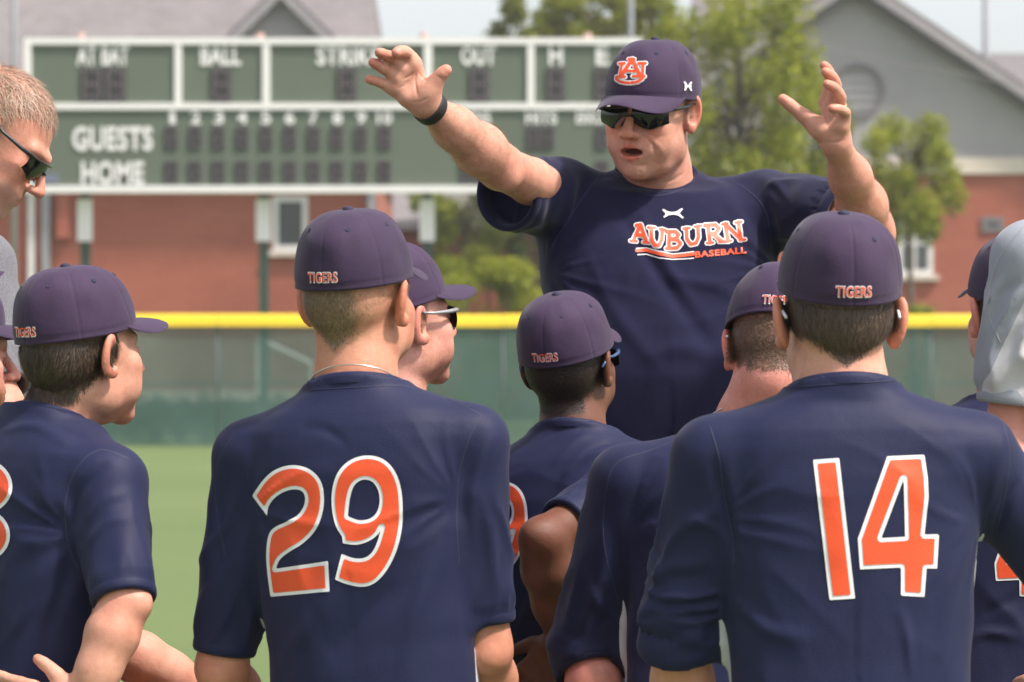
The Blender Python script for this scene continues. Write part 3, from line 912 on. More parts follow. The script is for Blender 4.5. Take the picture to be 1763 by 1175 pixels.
def cut_grid(V2, F, step):
    """cut a flat mesh along a grid so that it can follow a curved surface; V2 in the units of step"""
    bm = bmesh.new()
    vs = [bm.verts.new((x, y, 0)) for x, y in V2]
    for f in F:
        try: bm.faces.new([vs[i] for i in f])
        except ValueError: pass
    mn, mx = V2.min(0), V2.max(0)
    for ax in (0, 1):
        for c in np.arange(mn[ax] + step * .5, mx[ax], step):
            co = [0, 0, 0]; co[ax] = c; no = [0, 0, 0]; no[ax] = 1
            bmesh.ops.bisect_plane(bm, geom=bm.verts[:] + bm.edges[:] + bm.faces[:], plane_co=co, plane_no=no)
    bm.verts.index_update()
    P = np.array([v.co[:] for v in bm.verts])[:, :2]; G = [[v.index for v in f.verts] for f in bm.faces]
    bm.free()
    return P, G
def cap_text(s, th0, z0, w, h, bold, out):
    V2, F = text_mesh(s, bold)
    V2 = (V2 - .5) * np.array([w, h])
    V2, F = cut_grid(V2, F, .004)
    a = np.arcsin(np.clip((z0 + V2[:, 1]) / CH, 0, 1))
    th = th0 + V2[:, 0] / .098          # seen from outside, reading left to right
    return make_mesh('lettering', cap_point(th, a, 0, out), F, smooth=False)
CAPM['text_w'] = cap_text('TIGERS', -math.pi / 2, .0205, .058, .0165, .045, .0012)
CAPM['text_o'] = cap_text('TIGERS', -math.pi / 2, .0205, .0555, .0135, .008, .0021)

def sdf2_stroke(P, pts, w):
    d = np.full(len(P), 9e9)
    for a, b in zip(pts[:-1], pts[1:]):
        a = np.asarray(a, float); ab = np.asarray(b, float) - a
        t = np.clip(((P - a) @ ab) / (ab @ ab + 1e-12), 0, 1)
        d = np.minimum(d, np.linalg.norm(P - a - t[:, None] * ab, axis=1))
    return d - w / 2
def sdf2_poly(P, pts):
    pts = np.asarray(pts, float); d = np.full(len(P), 9e9); ins = np.zeros(len(P), bool)
    for a, b in zip(pts, np.roll(pts, -1, 0)):
        ab = b - a; t = np.clip(((P - a) @ ab) / (ab @ ab + 1e-12), 0, 1)
        d = np.minimum(d, np.linalg.norm(P - a - t[:, None] * ab, axis=1))
        c = ((a[1] > P[:, 1]) != (b[1] > P[:, 1])) & (P[:, 0] < (b[0] - a[0]) * (P[:, 1] - a[1]) / (b[1] - a[1] + 1e-12) + a[0])
        ins ^= c
    return np.where(ins, -d, d)
def smooth_poly(pts, n=6):
    """closed outline: 2-tuples are smooth points, 3-tuples are sharp corners"""
    k = len(pts); out = []
    P = [np.array(p[:2], float) for p in pts]; sharp = [len(p) == 3 for p in pts]
    for i in range(k):
        a, b = P[i], P[(i + 1) % k]
        m0 = (np.zeros(2) + (b - a)) if sharp[i] else (b - P[i - 1]) / 2
        m1 = (b - a) if sharp[(i + 1) % k] else (P[(i + 2) % k] - a) / 2
        for t in np.arange(n) / n:
            out.append((2 * t**3 - 3 * t**2 + 1) * a + (t**3 - 2 * t**2 + t) * m0 + (-2 * t**3 + 3 * t**2) * b + (t**3 - t**2) * m1)
    return np.array(out)
def iso_mesh(f, lo, hi, h):
    """triangles of the region f<0 of a 2-D field, clipped at the zero line"""
    nx, ny = int((hi[0] - lo[0]) / h) + 2, int((hi[1] - lo[1]) / h) + 2
    X, Y = np.meshgrid(lo[0] + h * np.arange(nx), lo[1] + h * np.arange(ny), indexing='ij')
    P = np.stack([X.ravel(), Y.ravel()], 1); D = f(P)
    V = [tuple(p) for p in P]; F = []; cutc = {}
    def cut(i, j):
        k = (min(i, j), max(i, j))
        if k not in cutc:
            t = D[i] / (D[i] - D[j]); V.append(tuple(P[i] + t * (P[j] - P[i]))); cutc[k] = len(V) - 1
        return cutc[k]
    neg = (D < 0).reshape(nx, ny)
    s = neg[:-1, :-1].astype(int) + neg[1:, :-1] + neg[:-1, 1:] + neg[1:, 1:]
    for i, j in np.argwhere(s > 0):
        a = i * ny + j; q = [a, a + ny, a + ny + 1, a + 1]
        if s[i, j] == 4: F.append(q); continue
        for tri in ((q[0], q[1], q[2]), (q[0], q[2], q[3])):
            o = []
            for x, y in zip(tri, tri[1:] + tri[:1]):
                if D[x] < 0: o.append(x)
                if (D[x] < 0) != (D[y] < 0): o.append(cut(x, y))
            if len(o) > 2: F.append(o)
    used = sorted({i for f_ in F for i in f_}); re = {o: n_ for n_, o in enumerate(used)}
    return np.array([V[i] for i in used]), [[re[i] for i in f_] for f_ in F]

CAMV = np.array([0, 0, HCAM])
class Surf:
    """a finished surface that prints and seams can be laid on"""
    def __init__(s, V, Q):
        s.V = V; s.bvh = BVHTree.FromPolygons([tuple(v) for v in V], [tuple(int(i) for i in q) for q in Q])
    def lay(s, uv, out):
        P = []; ok = []
        for u, v in uv:
            d = Vector(W(u, v, 10.0) - CAMV).normalized()
            hit, no, _, _ = s.bvh.ray_cast(Vector(CAMV), d)
            if hit is None: P.append((0, 0, 0)); ok.append(False)
            else:
                if no.dot(d) > 0: no = -no
                P.append(tuple(hit + no * out)); ok.append(True)
        return np.array(P), np.array(ok)
    def decal(s, name, V2, F, mat, parent, L, out, maxlen=.03):
        P, ok = s.lay(V2, out)
        G = []
        for f in F:
            if all(ok[i] for i in f):
                q = P[f]
                if np.max(np.linalg.norm(q - q[0], axis=1)) < maxlen: G.append(f)
        if not G: return None
        par = {}
        def root_(i):
            while par.setdefault(i, i) != i: par[i] = par[par[i]]; i = par[i]
            return i
        edge = {}
        for n_, f in enumerate(G):
            for a_, b_ in zip(f, f[1:] + f[:1]):
                k_ = (min(a_, b_), max(a_, b_))
                if k_ in edge: par[root_(n_)] = root_(edge[k_])
                edge[k_] = n_
        cnt = {}
        for n_ in range(len(G)): cnt[root_(n_)] = cnt.get(root_(n_), 0) + 1
        if name.startswith('number'):
            best = max(cnt, key=cnt.get); G = [f for n_, f in enumerate(G) if root_(n_) == best]
        used = sorted({i for f in G for i in f}); re_ = {o_: n_ for n_, o_ in enumerate(used)}
        return obj(name, make_mesh(name, P[used] - L, [[re_[i] for i in f] for f in G], smooth=True), M[mat], parent)
    def seam(s, pts, parent, L, w=3.0, out=.0011, mat='seam_navy', name='seam'):
        pts = np.asarray(pts, float); t = np.linspace(0, len(pts) - 1, 60); i = np.minimum(t.astype(int), len(pts) - 2); f = (t - i)[:, None]
        p0 = pts[np.maximum(i - 1, 0)]; p1 = pts[i]; p2 = pts[i + 1]; p3 = pts[np.minimum(i + 2, len(pts) - 1)]
        C = .5 * (2 * p1 + (p2 - p0) * f + (2 * p0 - 5 * p1 + 4 * p2 - p3) * f**2 + (3 * p1 - p0 - 3 * p2 + p3) * f**3)
        T = np.gradient(C, axis=0); T /= np.linalg.norm(T, axis=1)[:, None] + 1e-9; N_ = np.stack([-T[:, 1], T[:, 0]], 1)
        A, oa = s.lay(C + N_ * w / 2, out * .2); B, ob = s.lay(C, out); D, od = s.lay(C - N_ * w / 2, out * .2)
        n = len(C); ok = oa & ob & od; run = []
        for k in range(n + 1):
            if k < n and ok[k] and (not run or np.linalg.norm(B[k] - B[run[-1]]) < .03): run.append(k); continue
            if len(run) > 8:
                m = len(run); V = np.concatenate([A[run], B[run], D[run]])
                F = [f_ for q in range(m - 1) for f_ in ([q, q + 1, m + q + 1, m + q], [m + q, m + q + 1, 2 * m + q + 1, 2 * m + q])]
                obj(name, make_mesh(name, V - L, F), M[mat], parent)
            run = [k] if k < n and ok[k] else []

# ------------------------------------------------------------------ the figure
def frame(yaw, pitch=0, roll=0):
    return rot_z(-math.radians(yaw)) @ rot_x(math.radians(pitch)) @ rot_y(math.radians(roll))

EAR_R = {s: rot_z(math.radians(s * 24)) @ rot_y(math.radians(s * 10)) for s in (-1, 1)}
def lip_sdf(q, op):
    ul, ll = -.0575 + .002 * op, -.0675 - .008 * op; zm = (ul + ll) / 2 + .001
    d = None
    for s in (-1, 1):
        for e in (rcone(q, (s * .003, .1005, ul + .0008), (s * .013, .0970, ul - .0010 - .0006 * op), .0050, .0044), rcone(q, (s * .013, .0970, ul - .0010 - .0006 * op), (s * (.0235 + .0025 * op), .0875, zm), .0044, .0022),
                  rcone(q, (0, .0985, ll), (s * .012, .0955, ll + .0012 + .001 * op), .0066, .0055), rcone(q, (s * .012, .0955, ll + .0012 + .001 * op), (s * (.0225 + .0025 * op), .0870, zm), .0055, .0022)):
            d = e if d is None else smin(d, e, .003)
    return d

def head_sdf(q, o):
    """q in head space: x to the person's right, y to the front, z up, origin between the ears"""
    w = o.get('fat', 0.0)
    d = ell(q, (0, -.013, .040), (.0760, .094, .084))
    d = smin(d, ell(q, (0, -.050, -.002), (.060, .049, .048)), .03)
    d = smin(d, ell(q, (0, .033, -.02), (.061 + w * .006, .062, .085)), .03)
    d = smin(d, ell(q, (0, .028, -.068), (.051 + w * .006, .058, .045)), .025)
    for s in (-1, 1):
        d = smin(d, ell(q, (s * (.048 + w * .006), .004, -.058), (.019, .03, .034)), .02)
        d = smin(d, ell(q, (s * .043, .066, -.02), (.021, .019, .021)), .022)
        d = smin(d, ell(q, (s * .040, .060, -.055), (.020 + w * .004, .024, .024)), .022)
        d = smin(d, rcone(q, (0, .0925, .024), (s * .046, .072, .026), .0095, .009), .014)
    d = smin(d, ell(q, (0, .0800, -.101), (.025, .019, .0185)), .020)
    if w: d = smin(d, ell(q, (0, .040, -.092), (.052, .045, .026)), .02)
    d = smin(d, ell(q, (0, .076, -.060), (.036, .0275, .030)), .02)
    for s in (-1, 1):
        d = smax(d, -ell(q, (s * .033, .101, .004), (.021, .017, .0125)), .014)
        d = smin(d, ell(q, (s * .032, .0815, .004), (.0155, .0125, .0105)), .004)
    nl = o.get('nose', 1.0)
    d = smin(d, rcone(q, (0, .0915, .016), (0, .1155 * 1 + .006 * nl, -.026), .0065, .0098), .010)
    d = smin(d, ell(q, (0, .1175 + .004 * nl, -.030), (.0105, .0095, .0095)), .006)
    for s in (-1, 1):
        d = smin(d, ell(q, (s * .0125, .1085, -.0325), (.0085, .011, .0080)), .005)
        d = smax(d, -ell(q, (s * .0065, .1145, -.0405), (.0035, .005, .0035)), .003)
    op = o.get('open', 0.0)
    ul, ll = -.0575 + .002 * op, -.0675 - .008 * op
    d = smin(d, lip_sdf(q, op), .0045)
    mc = ell(q, (0, .102, (ul + ll) / 2 - .0002), (.0200 + .003 * op, .026, .0011 + .0066 * op))
    d = smax(d, -mc, .0022)
    for s in (-1, 1):
        c = np.array([s * (.0795 + o.get('ear', 0)), -.012, .002])
        es = o.get('es', 1.0); e = ell(q, c, (.0095, .0220 * es, .0375 * es), EAR_R[s])
        e = smin(e, ell(q, c + np.array([0, .006, -.026]), (.007, .012, .013)), .006)
        e = smax(e, -ell(q, c + EAR_R[s] @ np.array([s * .0075, .003, .004]), (.0070, .0135 * es, .0245 * es), EAR_R[s]), .004)
        d = smin(d, e, .0055)
    return d

def smooth01(x, a, b):
    t = np.clip((x - a) / (b - a), 0, 1); return t * t * (3 - 2 * t)

def skin_color(q, base, o):
    """pigment only: lips, ruddier ears, nose and cheeks, cropped hair and beard shadow"""
    base = np.asarray(base, float); n = len(q)
    C = np.tile(base, (n, 1)) * np.random.default_rng(9).normal(1.0, .03, (n, 1))
    red = np.array([1.05, .70, .66]) if base[0] > .25 else np.array([1.05, .85, .8])
    x, y, z = q.T
    ear = smooth01(np.abs(x), .074, .088) * (np.abs(z) < .05) * (y < .03) * (y > -.06)
    nose = np.exp(-((np.abs(x) / .016) ** 2 + ((y - .12) / .014) ** 2 + ((z + .03) / .016) ** 2))
    chk = np.exp(-(((np.abs(x) - .042) / .02) ** 2 + ((y - .075) / .03) ** 2 + ((z + .028) / .022) ** 2))
    wgt = np.clip(.75 * ear + .6 * nose + .55 * chk, 0, 1)[:, None]
    C = C * (1 - wgt) + C * red * wgt
    neck = smooth01(-y, .0, .05) * smooth01(-z, .06, .10)
    C = C * (1 - .25 * neck[:, None]) + C * np.array([1.0, .80, .76]) * .25 * neck[:, None]
    op = o.get('open', 0.0)
    ul, ll = -.0575 + .002 * op, -.0675 - .008 * op
    lip = lip_sdf(q, op) < .0012
    C[lip] = C[lip] * np.array([.92, .56, .56])
    ins = (ell(q, (0, .100, (ul + ll) / 2), (.0190 + .003 * op, .028, .0005 + .0060 * op)) < 0) & (y < .0965) & (op > 0)
    lip = lip & ~ins
    C[ins] = np.array([.09, .02, .018])
    bc = o.get('beard')
    if bc is not None:
        m = smooth01(-z, .035, .06) * smooth01(y, -.015, .02) * (1 - smooth01(-z, .105, .13))
        m = np.maximum(m, smooth01(-z, -.005, .02) * smooth01(y, -.012, .0) * (1 - smooth01(y, .02, .034)))
        m = m * (~lip) * o.get('beard_w', .35) * np.random.default_rng(4).uniform(.45, 1.5, n)
        m = np.clip(m, 0, .95)
        C = C * (1 - m[:, None]) + np.asarray(bc) * m[:, None]
    hm = hair_mask(q, o)[:, None] * o.get('scalp', .55)
    C = C * (1 - hm) + np.asarray(o.get('hair', (.05, .03, .02))) * hm
    return C

def hair_mask(q, o):
    """1 where hair grows: behind the temples, above a nape line (o['nape'] = level, slope, softness)"""
    x, y, z = q.T
    if o.get('full'):
        top = smooth01(z - o.get('recede', -.55) * (y - .02), .058, .085)
        back = smooth01(-(y - .012), -.006, .012) * smooth01(z, -.055, -.035)
        return np.clip(np.maximum(top, back), 0, 1) * (1 - smooth01(np.abs(x), .083, .09))
    lv, sl, soft = o.get('nape', (-.085, .55, .02))
    wob = .006 * (vnoise(q * 60 + 31) - .5)
    n = smooth01(z - (lv + sl * np.abs(x)) + wob, -soft, soft)
    fr = 1 - smooth01(y + wob, .012, .020)
    behind_ear = np.where(np.abs(x) > .045, smooth01(z - (-.045 + .9 * np.maximum(0, y + .045)), -.012, .012), 1.0)
    ear = 1 - smooth01(np.abs(x), .0785 + o.get('ear', 0), .083 + o.get('ear', 0))
    m = n * fr * ear * behind_ear
    if o.get('fade'):
        m = m * (1 - o['fade'] * smooth01(np.abs(x - o.get('fade_x', 0)), .036, .056))
    return m * (q[:, 2] < HEM + .02)

def make_hair(q, Nq, tri, o, count, length, L, c0, R, par, seed, cap_pitch=6, cap_z=0.0):
    """short separate strands rooted on the scalp"""
    r = np.random.default_rng(seed)
    m = hair_mask(q, o)
    fm = m[tri].mean(1); area = np.linalg.norm(np.cross(q[tri[:, 1]] - q[tri[:, 0]], q[tri[:, 2]] - q[tri[:, 0]]), axis=1)
    cut = o.get('hair_top', HEM + .012)
    zc = q[tri].mean(1)[:, 2]
    qc = q[tri].mean(1) @ rot_x(math.radians(cap_pitch))
    hemz = HEM - .006 * (.5 - .5 * qc[:, 1] / CB) + .0005 + cap_z
    p = fm * area * ((qc[:, 2] < hemz) if not o.get('full') else 1.0)
    if p.sum() <= 0: return
    k = r.choice(len(tri), count, p=p / p.sum())
    b = r.dirichlet((1, 1, 1), count)
    P = np.einsum('ij,ijk->ik', b, q[tri[k]]); N_ = np.einsum('ij,ijk->ik', b, Nq[tri[k]])
    mm = fm[k]
    g = np.asarray(o.get('comb', (0, -.25, -1)), float) + r.normal(size=(count, 3)) * o.get('messy', .22)
    g += np.stack([-.55 * P[:, 0] / .08, np.zeros(count), np.zeros(count)], 1) * o.get('centre', .4)
    if o.get('full'): g = g + .9 * np.stack([np.zeros(count), -np.abs(P[:, 1]) * 2, P[:, 2] * 0], 1)
    g -= N_ * np.einsum('ij,ij->i', g, N_)[:, None]; g /= np.linalg.norm(g, axis=1)[:, None] + 1e-9
    ln = length * r.uniform(.55, 1.25, count) * (.35 + .65 * mm)
    side = np.cross(g, N_)
    wd = o.get('strand', .00045)
    lift = o.get('lift', .35) * r.uniform(.3, 1.3, count)
    A = P - N_ * .0012
    B = P + g * (ln * .5)[:, None] + N_ * (lift * ln * .45)[:, None]
    T = P + g * ln[:, None] + N_ * (lift * ln * .45)[:, None]
    V = np.stack([A - side * wd, A + side * wd, B - side * wd * .8, B + side * wd * .8, T], 1)
    V = (V.reshape(-1, 3) @ R.T) + c0 - L
    i = np.arange(count)[:, None] * 5
    Q = np.concatenate([i + np.array([0, 1, 3]), i + np.array([0, 3, 2]), i + np.array([2, 3, 4])])
    hc = np.asarray(o.get('hair', (.05, .03, .02))); h2 = np.asarray(o.get('hair2', hc * 1.8))
    t = r.random(count)[:, None] ** 1.6
    C = np.repeat(hc * (1 - t) + h2 * t, 5, 0) * r.uniform(.8, 1.2, (count * 5, 1))
    obj('hair', make_mesh('hair', V, Q, smooth=True, colors=C), M['hair'], par)

def sunglasses(par, L, c0, R, frame_mat, tip='frame_white', lens='lens', drop=0.0, dz=0.0):
    T = lambda P: np.asarray(P) @ R.T + c0 - L
    m = MB()
    for s in (-1, 1):
        nu, nv = 14, 8; Vv = []
        for i in range(nu + 1):
            t = i / nu; x = s * (.0045 + .0650 * t)
            zt = .021 - .004 * t + dz; zb = (-.006 - .016 * math.sin(min(1, t * 1.35 + .05) * math.pi * .62) ** 1.0 + .011 * max(0, t - .55) * 2.0) + dz
            for j in range(nv + 1):
                f = j / nv; z = zt * (1 - f) + zb * f
                y = .1085 - 5.2 * x * x - .003 * (2 * f - 1) ** 2
                Vv.append((x, y, z))
        n = len(Vv); Vb = [(x, y - .0016, z) for x, y, z in Vv]
        F = [[i * (nv + 1) + j, (i + 1) * (nv + 1) + j, (i + 1) * (nv + 1) + j + 1, i * (nv + 1) + j + 1] for i in range(nu) for j in range(nv)]
        m.add(Vv, F); m.add(Vb, [f[::-1] for f in F])
    g = obj('sunglasses', make_mesh('sunglasses', T(m.v), m.f), M[lens], par)
    m = MB(); xs = np.linspace(-.0695, .0695, 25)
    m.tube([(x, .109 - 5.2 * x * x, .0205 - .004 * abs(x) / .07 + dz) for x in xs], .0021, 8)
    m.tube([(x, .110 - 5.2 * x * x, .004 - 20 * x * x + dz) for x in np.linspace(-.009, .009, 7)], .0022, 8)
    for s in (-1, 1):
        m.tube([(s * .069, .085, .016 + dz), (s * .0785, .06, .016 + dz), (s * .0835, .02, .018), (s * .0845, -.005, .022)], [.0042, .0038, .0028, .0022], 8)
    obj('frame', make_mesh('frame', T(m.v), m.f), M[frame_mat], g)
    for s in (-1, 1):
        m = MB(); m.tube([(s * .0845, -.005, .022), (s * .085, -.022, .019), (s * .083, -.042, .010 - drop)], [.0020, .0022, .0024], 8)
        obj('temple_tip', make_mesh('temple_tip', T(m.v), m.f), M[tip], g)

TORSO_S = np.array([-.06, -.03, .0, .020, .040, .060, .085, .13, .20, .30, .40, .50, .60, .68])
TORSO_A = np.array([.0, .0, .086, .122, .164, .190, .198, .195, .187, .177, .169, .167, .172, .175])
TORSO_B = np.array([.0, .0, .078, .084, .092, .100, .107, .118, .124, .121, .114, .113, .120, .122])
TORSO_C = np.array([.0, .0, .000, -.004, -.006, -.006, -.004, .002, .010, .012, .010, .008, .006, .004])

def torso_sdf(t, p, grow=0.0):
    """t in torso space (z up from the neck base)"""
    s = -t[:, 2]
    nk = p.get('neck_r', .064) + .016
    A = TORSO_A.copy(); B = TORSO_B.copy(); A[:2] = nk; B[:2] = nk; A[2] = max(A[2], nk + .004); B[2] = max(B[2], nk + .001)
    A = np.where(TORSO_S > .01, A * p.get('w', 1.0), A); B = np.where(TORSO_S > .01, B * p.get('dp', 1.0), B)
    if 'belly' in p: B = B + p['belly'] * np.exp(-((TORSO_S - .42) / .16) ** 2); 
    a = np.interp(s, TORSO_S, A) + grow; b = np.interp(s, TORSO_S, B) + grow; c = np.interp(s, TORSO_S, TORSO_C)
    if 'belly' in p: c = c + .5 * p['belly'] * np.exp(-((s - .42) / .16) ** 2)
    n = 2.45
    rho = (np.abs(t[:, 0] / a) ** n + np.abs((t[:, 1] - c) / b) ** n) ** (1 / n)
    d = (rho - 1) * np.minimum(a, b) * .9
    return d

def hand_joints(wrist, R, side, curl=.35, spread=.1, thumb=.6):
    """relaxed hand: columns of R = across the palm towards the thumb, along the fingers, out of the palm"""
    T = lambda p: np.asarray(wrist) + R @ np.asarray(p)
    out = []
    for i, (x, L1, L2, L3, r) in enumerate(((.030, .045, .026, .020, .0092), (.010, .049, .029, .021, .0095), (-.010, .045, .027, .020, .0090), (-.028, .035, .020, .017, .0080))):
        p = np.array([x, .088 - .004 * abs(i - 1), 0.0]); a = curl * .7; pts = [np.array([x * .45, .01, .0]), p.copy()]
        for Ln in (L1, L2, L3):
            p = p + Ln * np.array([spread * x / .03, math.cos(a), math.sin(a)]); pts.append(p.copy()); a += curl
        out.append(([T(q) for q in pts], [.013, r * 1.12, r * 1.02, r * .93, r * .8]))
    th = [np.array([.014, .012, .006]), np.array([.040, .040, .014]), np.array([.040 + .03 * thumb, .066, .022]), np.array([.044 + .042 * thumb, .090, .026])]
    out.append(([T(q) for q in th], [.016, .0145, .0112, .0085]))
    return out

def hand_sdf(P, joints):
    d = None
    for pts, rad in joints:
        e = rcone(P, pts[0], pts[1], rad[0], rad[1])
        d = e if d is None else smin(d, e, .014)
    for pts, rad in joints:
        pp, rr = [pts[1]], [rad[1]]
        for i in range(1, len(pts) - 1):
            for t in (.2, .5, .8):
                pp.append(pts[i] + (pts[i + 1] - pts[i]) * t); rr.append((rad[i] + (rad[i + 1] - rad[i]) * t) * (1.07 if t == .5 else 1.0))
            pp.append(pts[i + 1]); rr.append(rad[i + 1] * (.95 if i < len(pts) - 2 else 1.0))
        e = chain(P, pp, rr, .0015)
        d = smin(d, e, .0045)
    return d

def unit(v): v = np.asarray(v, float); return v / (np.linalg.norm(v) + 1e-12)

def normals(V, Q):
    tri = np.concatenate([Q[:, [0, 1, 2]], Q[:, [0, 2, 3]]]); fn = np.cross(V[tri[:, 1]] - V[tri[:, 0]], V[tri[:, 2]] - V[tri[:, 0]])
    NN = np.stack([sum(np.bincount(tri[:, k], fn[:, c], len(V)) for k in range(3)) for c in range(3)], 1)
    return NN / (np.linalg.norm(NN, axis=1)[:, None] + 1e-12)
def spline(line, n=5):
    p = np.asarray(line, float)
    if len(p) < 3: return p
    t = np.linspace(0, len(p) - 1, (len(p) - 1) * n + 1); i = np.minimum(t.astype(int), len(p) - 2); f = (t - i)[:, None]
    p0 = p[np.maximum(i - 1, 0)]; p1 = p[i]; p2 = p[i + 1]; p3 = p[np.minimum(i + 2, len(p) - 1)]
    return .5 * (2 * p1 + (p2 - p0) * f + (2 * p0 - 5 * p1 + 4 * p2 - p3) * f**2 + (3 * p1 - p0 - 3 * p2 + p3) * f**3)
def press(V, Q, lines, view):
    """press or raise soft lines (folds, palm creases) into the side of a surface that faces the viewer"""
    NN = normals(V, Q)
    UV = np.stack([CU + V[:, 0] / V[:, 1] * FPX, CV - (V[:, 2] - HCAM) / V[:, 1] * FPX], 1)
    facing = smooth01(-(NN @ view), -.1, .25)
    disp = np.zeros(len(V))
    for line, wpx, hgt in lines:
        line = spline(line); lo_, hi_ = line.min(0) - 3 * wpx, line.max(0) + 3 * wpx
        k = np.flatnonzero(((UV > lo_) & (UV < hi_)).all(1) & (facing > 0))
        if not len(k): continue
        U = UV[k]; best = np.full(len(k), 9e9); tt = np.zeros(len(k))
        seg = np.linalg.norm(np.diff(line, axis=0), axis=1); cum = np.concatenate([[0], np.cumsum(seg)]) / seg.sum()
        for i in range(len(line) - 1):
            ab = line[i + 1] - line[i]; t = np.clip(((U - line[i]) @ ab) / (ab @ ab), 0, 1)
            dd = np.linalg.norm(U - line[i] - t[:, None] * ab, axis=1); u_ = dd < best
            best = np.where(u_, dd, best); tt = np.where(u_, cum[i] + t * (cum[i + 1] - cum[i]), tt)
        disp[k] += hgt * np.exp(-(best / (wpx * (.55 + .6 * tt))) ** 2) * np.sin(np.clip(tt, .02, .98) * math.pi) ** .8
    return V + NN * (disp * facing)[:, None]

def person(sp):
    N = np.asarray(sp['neck'], float)                     # base of the neck
    HC = np.asarray(sp['head'], float); HR = frame(*sp['head_rot'])
    if sp.get('kneel', True): N = N * (1 - .055 * max(0, math.cos(math.radians(sp['head_rot'][0]))) / N[1]) + np.array([0, 0, HCAM]) * (.055 * max(0, math.cos(math.radians(sp['head_rot'][0]))) / N[1])
    TR = frame(*sp['torso_rot']); up = TR[:, 2]; fw = TR[:, 1]; rt = TR[:, 0]
    hs = sp.get('hs', 1.0)
    tl = sp.get('torso_len', .58)
    hip = N - up * tl
    L = np.array([hip[0], hip[1], 0.0])
    root = empty('person', L, sp['label'], 'person')
    h_body = sp.get('res', .0034)
    nr = sp.get('neck_r', .064)
    o = sp.get('face', {})
    skin = np.asarray(sp['skin'], float)
    # --- body: head and neck, arms, torso core, one mesh
    sh = {}
    for s in (-1, 1):
        off = sp.get('shoulder', {}).get(s, (0, 0, 0))
        sh[s] = N + TR @ (np.array([s * .183 * sp.get('w', 1.0), -.004, -.100]) + np.array(off))
    nb = N - up * .02
    hn = HC + HR @ (np.array([0, -.022, -.055]) * hs)
    def f_head(P):
        q = (P - HC) @ HR / hs
        d = head_sdf(q, o) * hs
        d = smin(d, rcone(P, hn, nb, nr * .93, nr * 1.0), .016)
        d = smin(d, rcone(P, (hn * .35 + nb * .65), N - up * .06, nr * .98, nr * 1.18), .02)
        return smax(d, ((P - (N - up * .055)) @ (-up)), .01)
    lo = np.minimum(HC - .145 * hs, np.minimum(hn, N) - .1); hi = np.maximum(HC + .145 * hs, np.maximum(hn, N) + .1)
    V, Q = mesh_sdf(f_head, lo, hi, h_body, slack=1.4)
    if sp.get('face_lines'): V = press(V, Q, sp['face_lines'], unit(HC - CAMV))
    q = (V - HC) @ HR / hs
    C = skin_color(q, skin, o)
    tri = np.concatenate([Q[:, [0, 1, 2]], Q[:, [0, 2, 3]]])
    fn = np.cross(q[tri[:, 1]] - q[tri[:, 0]], q[tri[:, 2]] - q[tri[:, 0]])
    Nq = np.stack([sum(np.bincount(tri[:, k], fn[:, c], len(q)) for k in range(3)) for c in range(3)], 1); Nq /= np.linalg.norm(Nq, axis=1)[:, None] + 1e-12
    Vs, Qs, Cs = [V], [Q], [C]
    arms = {}; armm = {}
    for s in (-1, 1):
        a = sp['arms'].get(s)
        if a is None: continue
        El, Wr = np.asarray(a['elbow'], float), np.asarray(a['wrist'], float)
        k = a.get('thick', 1.0)
        S0 = sh[s]; ax = unit(Wr - El)
        joints = a.get('hand')
        if joints is None:
            fd = unit(a.get('fdir', ax)); pn = np.asarray(a.get('palm', -rt * s), float); pn = unit(pn - fd * (pn @ fd)); tx = np.cross(fd, pn) * (-1 if a.get('flip') else 1)
            joints = hand_joints(Wr, np.stack([tx, fd, pn], 1), s, a.get('curl', .35))
        arms[s] = (S0, El, Wr, a)
        B1 = S0 + (El - S0) * .5; F1 = El + (Wr - El) * .28; F2 = El + (Wr - El) * .62
        def f_arm(P):
            d = chain(P, [S0, B1, El], [.040 * k, .0425 * k, .0390 * k], .010)
            d = smin(d, chain(P, [El, F1, F2, Wr], [.0380 * k, .0425 * k, .0345 * k, .0240 * k], .03), .022)
            d = smin(d, ell(P, El - unit(unit(S0 - El) + unit(Wr - El)) * .031 * k, (.016, .016, .016)), .024)
            d = smin(d, rcone(P, Wr, Wr + (joints[1][0][0] - Wr) * .6, .0245 * k, .023), .015)
            for pc_, pr_ in a.get('pads', ()): d = smin(d, ell(P, pc_, (pr_, pr_, pr_)), .012)
            return smin(d, hand_sdf(P, joints), .016)
        pts = np.array([S0, El, Wr] + [p for j in joints for p in j[0]])
        V2, Q2 = mesh_sdf(f_arm, pts.min(0) - .075, pts.max(0) + .075, a.get('res', .0042), slack=1.3)
        if a.get('lines'): V2 = press(V2, Q2, a['lines'], unit(Wr - CAMV))
        c2 = np.tile(skin, (len(V2), 1))
        de = np.linalg.norm(V2 - El, axis=1); c2 = c2 * (1 - .5 * np.exp(-(de / .045) ** 2)[:, None] * np.array([0, .5, .5]))
        for pts_, rad_ in joints:
            for jn in (pts_[-1],):
                dt = np.linalg.norm(V2 - jn, axis=1); c2 = c2 * (1 - np.exp(-(dt / .014) ** 2)[:, None] * np.array([0, .22, .22]))
        pal = a.get('tan')
        if pal is not None:
            t = smooth01((V2 - S0) @ unit(El - S0) / np.linalg.norm(El - S0), .25, .95)[:, None]
            c2 = c2 * (np.asarray(pal) * (1 - t) + t)
        armm[s] = (V2, Q2)
        n0 = sum(map(len, Vs)); Vs.append(V2); Qs.append(Q2 + n0); Cs.append(c2)
    def f_core(P):
        t = (P - N) @ TR
        d = torso_sdf(t, sp, -.02)
        d = np.maximum(d, t[:, 2] + .03)
        d = np.maximum(d, -t[:, 2] - tl - .02)
        for s in (-1, 1): d = smin(d, ell(P, sh[s], (.05, .05, .05)), .03)
        return d
    V3, Q3 = mesh_sdf(f_core, N - .75, N + .35, .014)
